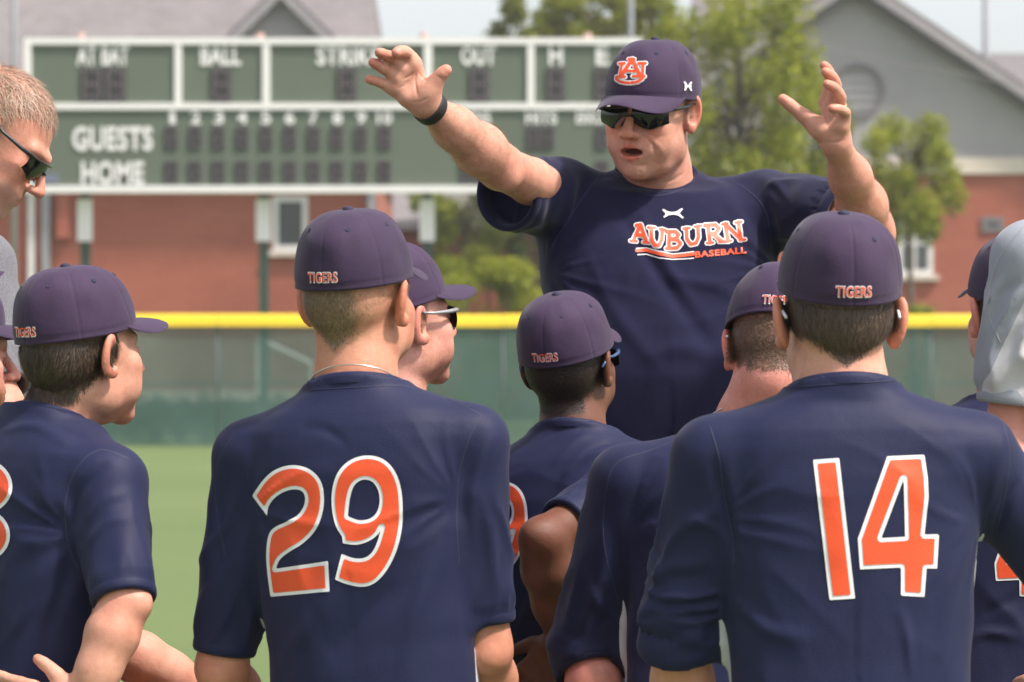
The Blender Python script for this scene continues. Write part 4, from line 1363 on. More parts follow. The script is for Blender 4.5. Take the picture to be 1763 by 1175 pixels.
    if len(Q3):
        n0 = sum(map(len, Vs)); Vs.append(V3); Qs.append(Q3 + n0); Cs.append(np.tile(skin, (len(V3), 1)))
    body = obj('body', make_mesh('body', np.concatenate(Vs) - L, np.concatenate(Qs), colors=np.concatenate(Cs)), M['skin'], root)
    if sp.get('hair_n', 0):
        make_hair(q * hs, Nq, tri, o, sp['hair_n'], sp.get('hair_len', .012), L, HC, HR, root, sp.get('seed', 1) * 13, sp.get('cap_pitch', 4), sp.get('cap_z', 0.0))
    if sp.get('arm_hair'):
        for s in arms:
            S0, El, Wr, a = arms[s]; r_ = np.random.default_rng(5 + s)
            V2, Q2 = armm[s]; NN = normals(V2, Q2); ax = unit(Wr - El); tt = (V2 - El) @ ax / np.linalg.norm(Wr - El)
            k = np.flatnonzero((tt > .02) & (tt < .93)); k = r_.choice(k, sp['arm_hair'])
            g = ax + r_.normal(size=(len(k), 3)) * .45; g -= NN[k] * np.einsum('ij,ij->i', g, NN[k])[:, None]; g /= np.linalg.norm(g, axis=1)[:, None]
            P = V2[k] + r_.normal(size=(len(k), 3)) * .001; ln = r_.uniform(.006, .014, len(k))[:, None]; sd_ = np.cross(g, NN[k]) * .00016
            T_ = P + g * ln + NN[k] * ln * .35; mid = P + g * ln * .5 + NN[k] * ln * .28
            Vh = np.stack([P - sd_, P + sd_, mid + sd_, mid - sd_, T_], 1).reshape(-1, 3) - L; i = np.arange(len(k))[:, None] * 5
            Fh = np.concatenate([i + np.array([0, 1, 2]), i + np.array([0, 2, 3]), i + np.array([3, 2, 4])])
            obj('arm_hair', make_mesh('arm_hair', Vh, Fh, colors=np.tile((.30, .17, .10), (len(Vh), 1))), M['hair'], root)
    # --- shirt
    sl = {}
    for s, (S0, El, Wr, a) in arms.items():
        ln = a.get('sleeve', .22); l1 = np.linalg.norm(El - S0)
        ex = a.get('sleeve_dir')
        pts = [S0]; r0, r1 = a.get('sr', (.057, .050))
        if ex is not None: pts.append(S0 + unit(ex) * ln)
        elif ln <= l1: pts.append(S0 + (El - S0) / l1 * ln)
        else: pts += [El, El + unit(Wr - El) * (ln - l1)]
        rads = [r0, r1] if len(pts) == 2 else [r0, (r0 * .35 + r1 * .65), r1]
        sl[s] = (pts, rads, unit(pts[-1] - pts[-2]), a)
    cut_c = sp.get('collar', (.006, -.20))
    ph = sp.get('seed', 1) * 3.7
    def f_sleeve(P, s):
        pts, rads, dr, a = sl[s]
        E = pts[-1]
        d = chain(P, pts, rads, .02)
        al = (P - E) @ dr
        d = np.maximum(d, al)
        inn = np.maximum(rcone(P, E - dr * .09, E + dr * .02, rads[-1] - .0095, rads[-1] - .0095), -al - .045)
        return np.maximum(d, -inn)
    def f_shirt(P):
        t = (P - N) @ TR
        d = torso_sdf(t, sp)
        s_ = -t[:, 2]
        cz = t[:, 2] - (cut_c[0] + cut_c[1] * t[:, 1])
        d = np.maximum(d, cz * .85)
        d = np.maximum(d, s_ - tl - .06)
        for s in sl:
            d = smin(d, rcone(P, N + TR @ np.array([s * .055, -.004, -.050]), sh[s] + up * .012, .050, .050), .03)
            d = smin(d, f_sleeve(P, s), .030)
        tube = np.minimum(rcone(P, hn, N, nr + .002, nr + .005), rcone(P, N, N - up * .03, nr + .005, nr + .005))
        return np.maximum(d, -np.maximum(tube, -(t[:, 2] + .03)))
    pts = np.concatenate([[N + up * .06, hip - up * .07]] + [x[0] for x in sl.values()])
    ext = .15
    lo = pts.min(0) - ext; hi = pts.max(0) + ext
    for sx in (-1, 1):
        c = N + rt * sx * .25 * sp.get('w', 1); lo = np.minimum(lo, c - .04); hi = np.maximum(hi, c + .02)
        c = hip + rt * sx * .25 * sp.get('w', 1); lo = np.minimum(lo, c - .06); hi = np.maximum(hi, c + .02)
    V, Q = mesh_sdf(f_shirt, lo, hi, sp.get('shirt_res', .0068), smooth=2)
    # the way the cloth hangs: pulls fanning out from the armpits, long drapes, twisted sleeves
    NN = normals(V, Q); t = (V - N) @ TR; s_ = -t[:, 2]; fk = sp.get('folds', 1.0)
    dT = torso_sdf(t, sp); dS = {s: chain(V, *sl[s][:2], .02) for s in sl}
    inT = np.ones(len(V))
    for s in sl: inT *= smooth01(dS[s] - dT, -.012, .018)
    inT = inT * smooth01(s_, .02, .10)
    wp = np.stack([vnoise(t * 7 + ph + 5), vnoise(t * 7 + ph + 17), vnoise(t * 7 + ph + 29)], 1) - .5
    disp = np.zeros(len(V))
    for s in (-1, 1):
        dx = (t[:, 0] - s * .185 * sp.get('w', 1)) * -s + wp[:, 0] * .04; dz = s_ - .19 + wp[:, 1] * .04
        r_ = np.sqrt(dx * dx + dz * dz) + 1e-6; phi = np.arctan2(dz, dx)
        fan = ridge(np.stack([phi * 3.3 + np.sign(t[:, 1]) * 9 + 30, r_ * 4 + 30, np.full(len(V), 3.0 * s + ph)], 1)) ** 2.4
        disp += inT * .0078 * fk * smooth01(r_, .008, .05) * np.exp(-(r_ / .17) ** 2) * (fan - .40)
    drape = ridge(np.stack([t[:, 0] * 8.5 + s_ * 2.4 * np.sign(t[:, 0]) + wp[:, 2] * .9, t[:, 1] * 7, s_ * 2.4 + wp[:, 0] * .6], 1) + ph + 11) ** 2.2
    disp += inT * .0085 * fk * smooth01(s_, .18, .5) * (drape - .45)
    disp += inT * .0030 * fk * (ridge(np.stack([t[:, 0] * 16 + wp[:, 0] * 2, t[:, 1] * 14, s_ * 9 + wp[:, 1] * 2], 1) + ph) - .5)
    for s in sl:
        pts_, rads, dr, a = sl[s]
        ax = unit(pts_[-1] - pts_[0]); tt = (V - pts_[0]) @ ax; rad = (V - pts_[0]) - tt[:, None] * ax; Ls = np.linalg.norm(pts_[-1] - pts_[0])
        e1 = unit(np.cross(ax, fw)); e2 = np.cross(ax, e1); an = np.arctan2(rad @ e2, rad @ e1)
        inS = (1 - inT) * smooth01(tt, .02, .09) * (1 - .92 * smooth01(tt, Ls - .035, Ls - .012)) * (dS[s] < .02)
        tw = ridge(np.stack([np.cos(an) * 1.5 + tt * 9 + wp[:, 0] * .8, np.sin(an) * 1.5 + tt * 5, tt * 7 + wp[:, 1]], 1) + ph + 40 * (s + 2)) ** 2.2
        disp += inS * a.get('fold', .0075) * (tw - .30)
        if a.get('scrunch'):
            nn = ridge(np.stack([tt * 40 + np.cos(an + .7) * 1.1 + wp[:, 0] * 2.0, np.cos(an) * 1.2 + 7, np.sin(an) * 1.2 + tt * 6], 1) + ph + 9) ** 1.6
            disp += (1 - inT) * (dS[s] < .02) * a['scrunch'] * smooth01(tt, Ls * .40, Ls * .62) * (nn - .35) * (1 - .8 * smooth01(tt, Ls - .035, Ls - .015))
    V = V + NN * disp[:, None]
    # folds that the photograph shows, pressed into the cloth
    if sp.get('creases'): V = press(V, Q, sp['creases'], unit(N - CAMV))
    t = (V - N) @ TR
    slv = np.full(len(V), 9.0)
    for s in sl:
        pts_, rads, dr, a = sl[s]
        dd = chain(V, pts_, rads, .02); al = -((V - pts_[-1]) @ dr)
        slv = np.where(dd < .03, np.minimum(slv, np.abs(al)), slv)
    pk = sp.get('panel', 'side')
    if pk == 'side':
        dsl = np.min([chain(V, *sl[s][:2], .02) for s in sl], 0) if sl else np.full(len(V), 9.0)
        pan = np.minimum(np.minimum(.042 - np.abs(t[:, 1] - .035), -t[:, 2] - .17), np.minimum((dsl - torso_sdf(t, sp) - .006), (np.abs(t[:, 0]) - .1)))
    elif pk == 'raglan':
        pan = np.abs(t[:, 0]) - (.150 + .42 * np.clip(-t[:, 2], 0, .3))
    else: pan = np.full(len(V), -1.0)
    shirt = obj('shirt', make_mesh('shirt', V - L, Q, attrs={'panel': pan, 'slv': slv}), M[sp.get('shirt', 'jersey')], root)
    surf = Surf(V, Q) if sp.get('surf') else None
    # ribbed collar and sleeve hems
    ax_n = (hn - N) @ TR; m = MB(); n = 64; prof = [(.002, -.016), (.003, -.002), (.006, .0035), (.011, .0040), (.0155, .001), (.0175, -.006), (.0175, -.015)]
    for r_, z_ in prof:
        for k in range(n):
            an = 2 * math.pi * k / n; x_, y_ = math.cos(an), math.sin(an); R_ = nr + .0015 + r_
            zz_ = cut_c[0] + cut_c[1] * R_ * y_ + z_
            c_ = ax_n * (zz_ / ax_n[2]) if zz_ > 0 else np.zeros(3)
            m.v.append(tuple(N + TR @ np.array([x_ * R_ + c_[0], y_ * R_ + c_[1], zz_]) - L))
    m.f = [[i * n + k, i * n + (k + 1) % n, (i + 1) * n + (k + 1) % n, (i + 1) * n + k] for i in range(len(prof) - 1) for k in range(n)]
    obj('collar', make_mesh('collar', m.v, m.f, attrs={'panel': np.full(len(m.v), -1.), 'slv': np.full(len(m.v), 9.)}), M[sp.get('shirt', 'jersey')], shirt)
    for s in sl:
        pts_, rads, dr, a = sl[s]; e1 = unit(np.cross(dr, fw)); e2 = np.cross(dr, e1); m = MB(); n = 56
        prof = [(-.0105, -.020), (-.0100, .0005), (-.0065, .0022), (-.0015, .0016), (.0008, -.003), (.0012, -.012), (-.001, -.022)]
        m.v = [tuple(pts_[-1] + dr * z_ + (rads[-1] + r_) * (math.cos(t_) * e1 + math.sin(t_) * e2) - L) for r_, z_ in prof for t_ in np.arange(n) * 2 * math.pi / n]
        m.f = [[i * n + k, i * n + (k + 1) % n, (i + 1) * n + (k + 1) % n, (i + 1) * n + k] for i in range(len(prof) - 1) for k in range(n)]
        pv = np.full(len(m.v), 1.0 if pk == 'raglan' else -1.)
        obj('sleeve_hem', make_mesh('sleeve_hem', m.v, m.f, attrs={'panel': pv, 'slv': np.full(len(m.v), 9.)}), M[sp.get('shirt', 'jersey')], shirt)
    # --- lower body
    legs(sp, root, L, hip, TR, skin)
    # --- cap
    if 'cap' in sp:
        sd, cv = sp['cap']
        cpz = sp.get('cap_pitch', 4)
        Rm = Matrix((HR @ rot_x(math.radians(cpz))).tolist()).to_4x4(); Rm.translation = Vector((HC - L + HR[:, 2] * sp.get('cap_z', 0.0)).tolist())
        Rm = Rm @ Matrix.Scale(hs * sp.get('cap_s', 1.0), 4)
        cap = obj('cap', CAPM['crown', sd], M['cap'], root); cap.matrix_local = Rm
        obj('brim', CAPM['brim', cv], M['cap'], cap)
        obj('button', CAPM['button'], M['cap_dark'], cap)
        for k in range(6): obj('eyelet', CAPM['eyelet', k], M['cap_dark'], cap)
        if sp.get('cap_text', True):
            obj('lettering_outline', CAPM['text_w'], M['print_white'], cap)
            obj('lettering', CAPM['text_o'], M['print_orange'], cap)
    if 'glasses' in sp:
        sunglasses(root, L, HC, HR * hs, *sp['glasses'])
    if 'chain' in sp:
        m = MB(); pts = []
        rr, zb, zf = sp['chain']
        for a in np.linspace(0, 2 * math.pi, 61):
            z = zb * (.5 - .5 * math.sin(a)) + zf * (.5 + .5 * math.sin(a))
            pts.append(N + TR @ np.array([rr * math.cos(a), rr * math.sin(a) * .98 - .002, z]) - L)
        m.tube(pts, .0012, 6, caps=False)
        obj('necklace', make_mesh('necklace', m.v, m.f), M[sp.get('chain_mat', 'silver')], root)
    return dict(root=root, L=L, shirt=shirt, surf=surf, arms=arms, HC=HC, HR=HR, hs=hs, N=N, TR=TR, body=body)

def legs(sp, root, L, hip, TR, skin):
    yaw = sp['torso_rot'][0]; F = frame(yaw)[:, 1]; Rr = frame(yaw)[:, 0]
    def on(p, z): return np.array([p[0], p[1], z])
    kneel = sp.get('kneel', True)
    hz = hip[2]
    J = {}
    for s in (-1, 1):
        h0 = hip + Rr * s * .09
        if kneel:
            if s == sp.get('down_knee', 1):
                kn = on(h0 + F * .10, .075); an = on(kn - F * .40, .09); toe = on(an - F * .06, .03)
            else:
                kn = on(h0 + F * .40, max(hz - .12, .42)); an = on(kn + F * .03, .10); toe = on(an + F * .15, .035)
        else:
            kn = on(h0 + F * .03, hz * .52); an = on(h0, .10); toe = on(an + F * .15, .035)
        J[s] = (h0, kn, an, toe)
    def f(P):
        d = ell(P, hip - np.array([0, 0, .03]), (.17, .135, .15), TR)
        for s in (-1, 1):
            h0, kn, an, toe = J[s]
            d = smin(d, rcone(P, h0 - np.array([0, 0, .04]), kn, .098, .066), .04)
            d = smin(d, rcone(P, kn, an, .064, .046), .03)
        return d
    pts = np.array([p for j in J.values() for p in j] + [hip])
    V, Q = mesh_sdf(f, pts.min(0) - .2, pts.max(0) + .2, .014)
    V = V - L; V[:, 2] = np.maximum(V[:, 2], .004)
    obj('trousers', make_mesh('trousers', V, Q, attrs={'panel': np.full(len(V), -1.), 'slv': np.full(len(V), 9.)}), M[sp.get('legs', 'navy_shorts')], root)
    for s in (-1, 1):
        h0, kn, an, toe = J[s]; heel = on(an - (toe - an) * .35, .045)
        g = lambda P: np.maximum(smin(rcone(P, heel, toe + np.array([0, 0, .012]), .042, .036), rcone(P, on(an, .06), on(an, .10), .045, .045), .03), .004 - P[:, 2])
        V, Q = mesh_sdf(g, np.minimum(heel, toe) - .12, np.maximum(heel, toe) + .14, .009)
        obj('shoe', make_mesh('shoe', V - L, Q), M['shoe'], root)

# ------------------------------------------------------------------ the cast
def px(line): return [tuple(map(float, p)) for p in line]
def digits(P, outline_px, holes_px, edge):
    """white-edged orange print laid on a shirt; outline in photograph pixels"""
    lo = outline_px.min(0) - 6; hi = outline_px.max(0) + 6
    def f(Pt, e):
        d = sdf2_poly(Pt, outline_px)
        for h in holes_px: d = np.maximum(d, -sdf2_poly(Pt, h))
        return d + e
    s, root, L = P['surf'], P['shirt'], P['L']
    V, F = iso_mesh(lambda q: f(q, 0.0), lo, hi, 2.6)
    s.decal('number_outline', V, F, 'print_white', root, L, .0011)
    V, F = iso_mesh(lambda q: f(q, edge), lo, hi, 2.6)
    s.decal('number', V, F, 'print_orange', root, L, .0020)
def stroked(P, strokes, w, edge, lo, hi, h, names=('lettering_outline', 'lettering'), surf=None, parent=None, mats=('print_white', 'print_orange'), out=(.0010, .0019)):
    s = surf or P['surf']; root = parent or P['shirt']; L = P['L']
    def f(q, e):
        d = np.full(len(q), 9e9)
        for st in strokes:
            ww = w
            if isinstance(st, tuple): st, ww = st
            d = np.minimum(d, sdf2_stroke(q, st, ww))
        return d - e
    if edge:
        V, F = iso_mesh(lambda q: f(q, edge), lo, hi, h); s.decal(names[0], V, F, mats[0], root, L, out[0])
    V, F = iso_mesh(lambda q: f(q, 0.0), lo, hi, h); s.decal(names[1], V, F, mats[1], root, L, out[1])
def zoomed(pts, ox, oy, k): return [tuple([ox + p[0] / k, oy + p[1] / k] + list(p[2:])) for p in pts]

TWO = smooth_poly(zoomed([(297, 470, 1), (330, 420), (370, 380), (420, 358), (470, 356), (520, 375), (555, 415), (567, 475), (560, 540), (535, 600), (490, 648), (440, 680), (402, 710), (386, 746, 1), (583, 717, 1), (588, 832, 1), (366, 852, 1), (354, 760), (350, 690), (357, 625), (378, 592), (425, 568), (466, 545), (490, 512), (496, 476), (482, 451), (450, 446), (412, 457), (377, 482), (357, 515), (353, 547, 1)], 300, 640, 2.197), 4)
NINE = smooth_poly(zoomed([(608, 787, 1), (633, 690, 1), (680, 706), (722, 704), (751, 680), (770, 640), (785, 588, 1), (768, 618), (735, 642), (690, 655), (638, 650, 1), (636, 625, 1), (610, 580), (597, 515), (598, 450), (614, 392), (646, 350), (690, 325), (740, 318), (790, 332), (830, 370), (855, 430), (864, 510), (860, 600), (840, 680), (805, 750), (762, 797), (715, 814), (660, 806)], 300, 640, 2.197), 4)
NINE_H = smooth_poly(zoomed([(657, 548, 1), (665, 480), (682, 430), (715, 409), (750, 417), (772, 450), (777, 495), (765, 535), (740, 557), (700, 563)], 300, 640, 2.197), 4)
ONE = np.array(zoomed([(635, 365), (730, 358), (788, 870), (695, 876)], 1100, 620, 2.118))
FOUR = np.array(zoomed([(905, 352), (1040, 346), (1052, 430), (1055, 500), (1040, 637), (1093, 636), (1086, 761), (1048, 760), (1040, 864), (955, 860), (955, 757), (806, 764), (798, 652)], 1100, 620, 2.118))
FOUR_H = np.array(zoomed([(965, 433), (970, 645), (883, 650)], 1100, 620, 2.118))

NB = 'players listening on one knee'
FAIR = (.60, .315, .225); TAN = (.55, .27, .175); PINK = (.66, .335, .265); DARK = (.150, .064, .036)

# ---- player 29
p29 = person(dict(seed=29, label='person kneeling in navy shirt with number 29, cap and thin neck chain', skin=TAN,
    head=W(617, 524, 6.3), head_rot=(25, 4, 0), neck=W(615, 672, 6.33), torso_rot=(12, -3, -4), neck_r=.0635, w=.97, hs=1.0,
    face=dict(hair=(.15, .095, .055), hair2=(.36, .25, .155), nape=(-.066, .95, .015), fade=.8, fade_x=-.006, scalp=.55, ear=.003), hair_n=6500, hair_len=.008,
    arms={-1: dict(elbow=W(382, 1150, 6.33), wrist=W(440, 1290, 6.55), sleeve=.305, sr=(.057, .050), res=.0036),
          1: dict(elbow=W(836, 1118, 6.26), wrist=W(846, 1300, 6.5), sleeve=.275, sr=(.057, .050), res=.0036)},
    cap=(0, 1.8), chain=(.0730, .036, -.03), surf=True, shirt_res=.0056, folds=.8,
    creases=[(px([(790, 900), (800, 820), (835, 730)]), 14, -.006), (px([(815, 960), (815, 860), (845, 760)]), 12, .004), (px([(375, 990), (378, 880), (400, 790)]), 16, -.006),
             (px([(332, 985), (372, 925), (415, 890)]), 9, .004), (px([(335, 1030), (372, 975), (408, 940)]), 8, -.004),
             (px([(470, 1160), (560, 1030), (590, 900)]), 22, .006), (px([(540, 1170), (640, 1040), (720, 1000)]), 24, -.005), (px([(690, 1160), (720, 1050), (770, 920)]), 20, .005),
             (px([(440, 1120), (420, 1000), (425, 900)]), 18, .006), (px([(600, 770), (560, 740), (510, 740)]), 10, -.003), (px([(820, 1040), (850, 960), (840, 880)]), 12, .003)]))
digits(p29, TWO, [], 6.2); digits(p29, NINE, [NINE_H], 6.2)
p29['surf'].seam([(690, 652), (760, 682), (828, 714)], p29['shirt'], p29['L'], w=2)
p29['surf'].seam([(829, 714), (806, 760), (790, 820), (786, 900), (790, 970)], p29['shirt'], p29['L'])
p29['surf'].seam([(400, 752), (376, 800), (372, 870), (388, 960)], p29['shirt'], p29['L'])
p29['surf'].seam([(535, 672), (610, 668), (690, 664), (712, 672)], p29['shirt'], p29['L'], w=2)

# ---- player 14
p14 = person(dict(seed=14, label='person kneeling in navy shirt with number 14 and scrunched up sleeves', skin=FAIR,
    head=W(1442, 558, 6.0), head_rot=(-6, 2, 0), cap_z=.014, cap_pitch=10, neck=W(1450, 676, 6.03), torso_rot=(-3, -4, -1), neck_r=.0685, w=1.06, hs=1.03,
    face=dict(hair=(.055, .035, .025), hair2=(.16, .105, .075), nape=(-.052, .62, .012), scalp=.62, ear=.006, es=1.06), hair_n=11000, hair_len=.017,
    arms={-1: dict(elbow=W(1170, 1112, 6.0), wrist=W(1188, 1330, 6.1), sleeve=.292, sr=(.064, .057), scrunch=.014, res=.0036),
          1: dict(elbow=W(1850, 1000, 6.05), wrist=W(1800, 1190, 6.3), sleeve=.34, sr=(.062, .056))},
    cap=(1, 1.8), cap_s=1.0, glasses=('frame_dark', 'frame_white'), surf=True, shirt_res=.0056, folds=.7,
    creases=[(px([(1262, 960), (1250, 880), (1225, 780)]), 12, -.007), (px([(1285, 980), (1270, 890), (1250, 800)]), 12, .004), (px([(1255, 1020), (1320, 1085), (1400, 1100)]), 14, .005),
             (px([(1570, 1170), (1560, 1090), (1545, 1040)]), 10, .004), (px([(1620, 1150), (1640, 1000), (1690, 900)]), 20, .005), (px([(1290, 1160), (1400, 1000), (1430, 880)]), 30, -.004),
             (px([(1700, 950), (1735, 860), (1763, 820)]), 10, -.006), (px([(1690, 900), (1720, 800), (1730, 720)]), 14, .004), (px([(1150, 940), (1200, 900), (1250, 930)]), 9, .004), (px([(1330, 720), (1400, 690), (1480, 690)]), 14, -.002)]))
digits(p14, ONE, [], 7.0); digits(p14, FOUR, [FOUR_H], 7.0)
p14['surf'].seam([(1222, 735), (1238, 790), (1246, 850), (1262, 930), (1262, 1000)], p14['shirt'], p14['L'])
p14['surf'].seam([(1350, 668), (1440, 662), (1545, 656)], p14['shirt'], p14['L'], w=2)
p14['surf'].seam([(1725, 720), (1738, 780), (1728, 860), (1712, 930)], p14['shirt'], p14['L'])

# ---- dark haired player with hand on hip
p3 = person(dict(seed=3, label='person kneeling in navy shirt and orange trousers with one hand on hip', skin=FAIR,
    head=W(141, 614, 6.5), head_rot=(43, 4, 0), neck=W(86, 722, 6.54), torso_rot=(44, -7, 2), neck_r=.058, w=.93, hs=.985,
    face=dict(hair=(.030, .018, .013), hair2=(.13, .085, .055), nape=(-.064, .08, .010), scalp=.8, ear=.002, messy=.3), hair_n=9500, hair_len=.024,
    arms={1: dict(elbow=W(214, 1040, 6.28), wrist=W(140, 1228, 6.24), sleeve=.20, sr=(.058, .052), fdir=(-.95, .25, .12), palm=(0, 1, .1), flip=True, curl=.2, res=.0034, thick=.88),
          -1: dict(elbow=W(196, 1112, 6.78), wrist=W(352, 1188, 6.85), sleeve=.20, thick=.95)},
    cap=(2, 1.8), surf=True, shirt_res=.0056, legs='orange_shorts', down_knee=-1,
    creases=[(px([(0, 745), (60, 735), (130, 770)]), 10, .005), (px([(60, 720), (120, 740), (150, 760)]), 8, -.004), (px([(115, 930), (135, 850), (190, 790)]), 10, -.006), (px([(150, 900), (180, 860), (225, 850)]), 10, .004),
             (px([(140, 950), (185, 900), (230, 890)]), 9, .004), (px([(20, 1100), (60, 1010), (90, 930)]), 16, .006), (px([(70, 1120), (110, 1010), (125, 940)]), 14, -.006), (px([(0, 1010), (30, 950), (70, 920)]), 16, .004)]))
EIGHT_C = [(-40, 836), (-40, 922)]
stroked(p3, [[(x0 + 44 * math.cos(a), y0 + r * math.sin(a)) for a in np.linspace(0, 2 * math.pi, 33)] for (x0, y0), r in zip(((-38, 838), (-42, 922)), (34, 34))], 20, 6, np.array((-110, 780)), np.array((40, 985)), 2.6, ('number_outline', 'number'))
p3['surf'].seam([(222, 790), (170, 775), (130, 810), (112, 870), (118, 940), (135, 980)], p3['shirt'], p3['L'])

# ---- player behind 29
p5 = person(dict(seed=5, label='person in navy cap and silver sunglasses kneeling just behind the number 29 shirt', skin=PINK,
    head=W(684, 560, 7.2), head_rot=(50, 8, 0), neck=W(672, 702, 7.24), torso_rot=(52, -4, 0), neck_r=.062, w=.95, hs=1.0,
    face=dict(hair=(.16, .07, .035), hair2=(.35, .18, .09), nape=(-.06, .1, .012), scalp=.5, beard=(.36, .16, .09), beard_w=.4), hair_n=2600, hair_len=.010,
    arms={1: dict(elbow=W(780, 1080, 7.05), wrist=W(760, 1300, 7.2), sleeve=.24), -1: dict(elbow=W(560, 1080, 7.5), wrist=W(580, 1300, 7.5), sleeve=.24)},
    cap=(3, 1.8), glasses=('metal_grey', 'frame_dark')))

# ---- dark skinned player with elbow drawn back
p6 = person(dict(seed=6, label='person in navy cap and blue sunglasses kneeling with elbow drawn back, hand at hip', skin=DARK,
    head=W(981, 636, 7.4), head_rot=(22, 12, -2), neck=W(990, 750, 7.44), torso_rot=(20, -8, -3), neck_r=.059, w=.93, hs=.97,
    face=dict(hair=(.012, .009, .008), hair2=(.05, .035, .025), nape=(-.075, .12, .008), scalp=.85, messy=1.2, comb=(0, 0, -.3)), hair_n=7500, hair_len=.006,
    shoulder={1: (-.035, 0, .01)},
    arms={1: dict(elbow=W(934, 930, 7.10), wrist=W(966, 1105, 7.2), sleeve=.245, sr=(.057, .054), res=.0033, fdir=(-.55, .25, -.8), palm=(.2, 1, 0), flip=True, curl=.3),
          -1: dict(elbow=W(800, 1060, 7.5), wrist=W(860, 1200, 7.6), sleeve=.24)},
    cap=(2, 1.8), glasses=('frame_blue', 'frame_blue'), surf=True, shirt_res=.0056, cap_s=1.0,
    creases=[(px([(962, 838), (1000, 790), (1060, 768)]), 7, .006), (px([(975, 810), (1020, 775), (1065, 762)]), 5, -.005), (px([(990, 850), (1030, 800), (1070, 785)]), 6, -.004), (px([(925, 760), (980, 735), (1040, 745)]), 8, -.003), (px([(950, 800), (985, 765), (1020, 745)]), 7, .004),
             (px([(890, 1090), (920, 1030), (940, 1000)]), 12, .006)]))
s9 = (985 - 830) / (NINE[:, 1].max() - NINE[:, 1].min()); n9 = lambda A: (A - np.array([NINE[:, 0].max(), NINE[:, 1].min()])) * np.array([s9, s9]) + np.array([909, 830])
digits(p6, n9(NINE), [n9(NINE_H)], 4.6)

# ---- player with sunburnt neck, head bowed
p7 = person(dict(seed=7, label='person with bowed head, navy cap and neck chain kneeling behind the number 14 shirt', skin=(.68, .29, .23),
    head=W(1336, 612, 6.68), head_rot=(4, -24, 4), neck=W(1288, 748, 6.76), torso_rot=(-4, -9, 4), neck_r=.067, w=1.08, hs=.985,
    face=dict(hair=(.075, .045, .028), hair2=(.24, .15, .095), nape=(-.062, .06, .012), scalp=.6, messy=.6, comb=(0, -.1, -.8)), hair_n=8500, hair_len=.010,
    arms={-1: dict(elbow=W(1012, 1122, 6.72), wrist=W(1050, 1310, 6.6), sleeve=.335, sr=(.064, .062), scrunch=.004, res=.004),
          1: dict(elbow=W(1490, 1130, 6.9), wrist=W(1450, 1300, 7.0), sleeve=.3)},
    cap=(3, 1.8), glasses=('frame_dark', 'frame_white'), chain=(.078, .040, -.03), surf=True,
    creases=[(px([(1075, 1080), (1060, 960), (1045, 860)]), 13, -.006), (px([(1000, 1100), (1030, 1000), (1040, 900)]), 14, .004), (px([(1070, 1070), (1030, 1040), (1005, 980)]), 10, .004)]))
p7['surf'].seam([(1208, 742), (1130, 772), (1060, 800), (1042, 860), (1040, 940), (1066, 1040)], p7['shirt'], p7['L'])

# ---- player at the far right, beyond the grey sleeve
p10 = person(dict(seed=10, label='person in navy cap half hidden behind the standing grey raglan shirt', skin=PINK,
    head=W(1750, 548, 7.2), head_rot=(-16, 3, 0), neck=W(1738, 692, 7.24), torso_rot=(-10, -5, 0), neck_r=.062, w=1.0, hs=1.0,
    face=dict(hair=(.10, .06, .04), hair2=(.25, .16, .1), nape=(-.08, .3, .012), ear=.004), hair_n=2500,
    arms={-1: dict(elbow=W(1600, 1050, 7.2), wrist=W(1650, 1240, 7.45), sleeve=.25), 1: dict(elbow=W(1900, 1050, 7.3), wrist=W(1880, 1250, 7.4), sleeve=.25)},
    cap=(1, 1.8), chain=(.07, .022, -.03), chain_mat='gold', legs='orange_shorts', down_knee=-1, surf=True, torso_len=.58,
    creases=[(px([(1660, 1110), (1700, 1090), (1763, 1100)]), 10, .005), (px([(1690, 1060), (1730, 1040), (1763, 1020)]), 10, -.004)]))
sf = .58; f4 = lambda A: (A - np.array([FOUR[:, 0].min(), FOUR[:, 1].max()])) * sf + np.array([1712, 1028])
digits(p10, f4(FOUR), [f4(FOUR_H)], 4.2)

# ---- bearded player at the left edge and the one beyond him
p2 = person(dict(seed=2, label='person in navy cap seen in profile beside the kneeler with one hand on hip', skin=PINK,
    head=W(-92, 612, 6.78), head_rot=(66, -3, 0), neck=W(-124, 742, 6.82), torso_rot=(58, -5, 0), neck_r=.06, w=.95,
    face=dict(hair=(.16, .07, .035), hair2=(.35, .18, .09), nape=(-.07, .1, .012), beard=(.34, .13, .06), beard_w=.85), hair_n=1800,
    arms={1: dict(elbow=W(-60, 1060, 6.75), wrist=W(-40, 1250, 6.9), sleeve=.24), -1: dict(elbow=W(-240, 1050, 7.05), wrist=W(-220, 1250, 7.1), sleeve=.24)},
    cap=(0, 1.8), res=.0034, shirt_res=.009))
p2b = person(dict(seed=12, label='person whose upturned cap brim peeks above the kneeler seen in profile', skin=FAIR,
    head=W(-156, 540, 7.06), head_rot=(78, 9, 4), neck=W(-194, 690, 7.1), torso_rot=(70, -5, 0), neck_r=.06, w=.95,
    face=dict(nape=(-.08, .2, .012)), hair_n=800,
    arms={1: dict(elbow=W(-140, 1000, 7.0), wrist=W(-90, 1200, 7.1), sleeve=.24), -1: dict(elbow=W(-300, 1000, 7.3), wrist=W(-260, 1200, 7.4), sleeve=.24)},
    cap=(3, 1.8), res=.005, shirt_res=.011))

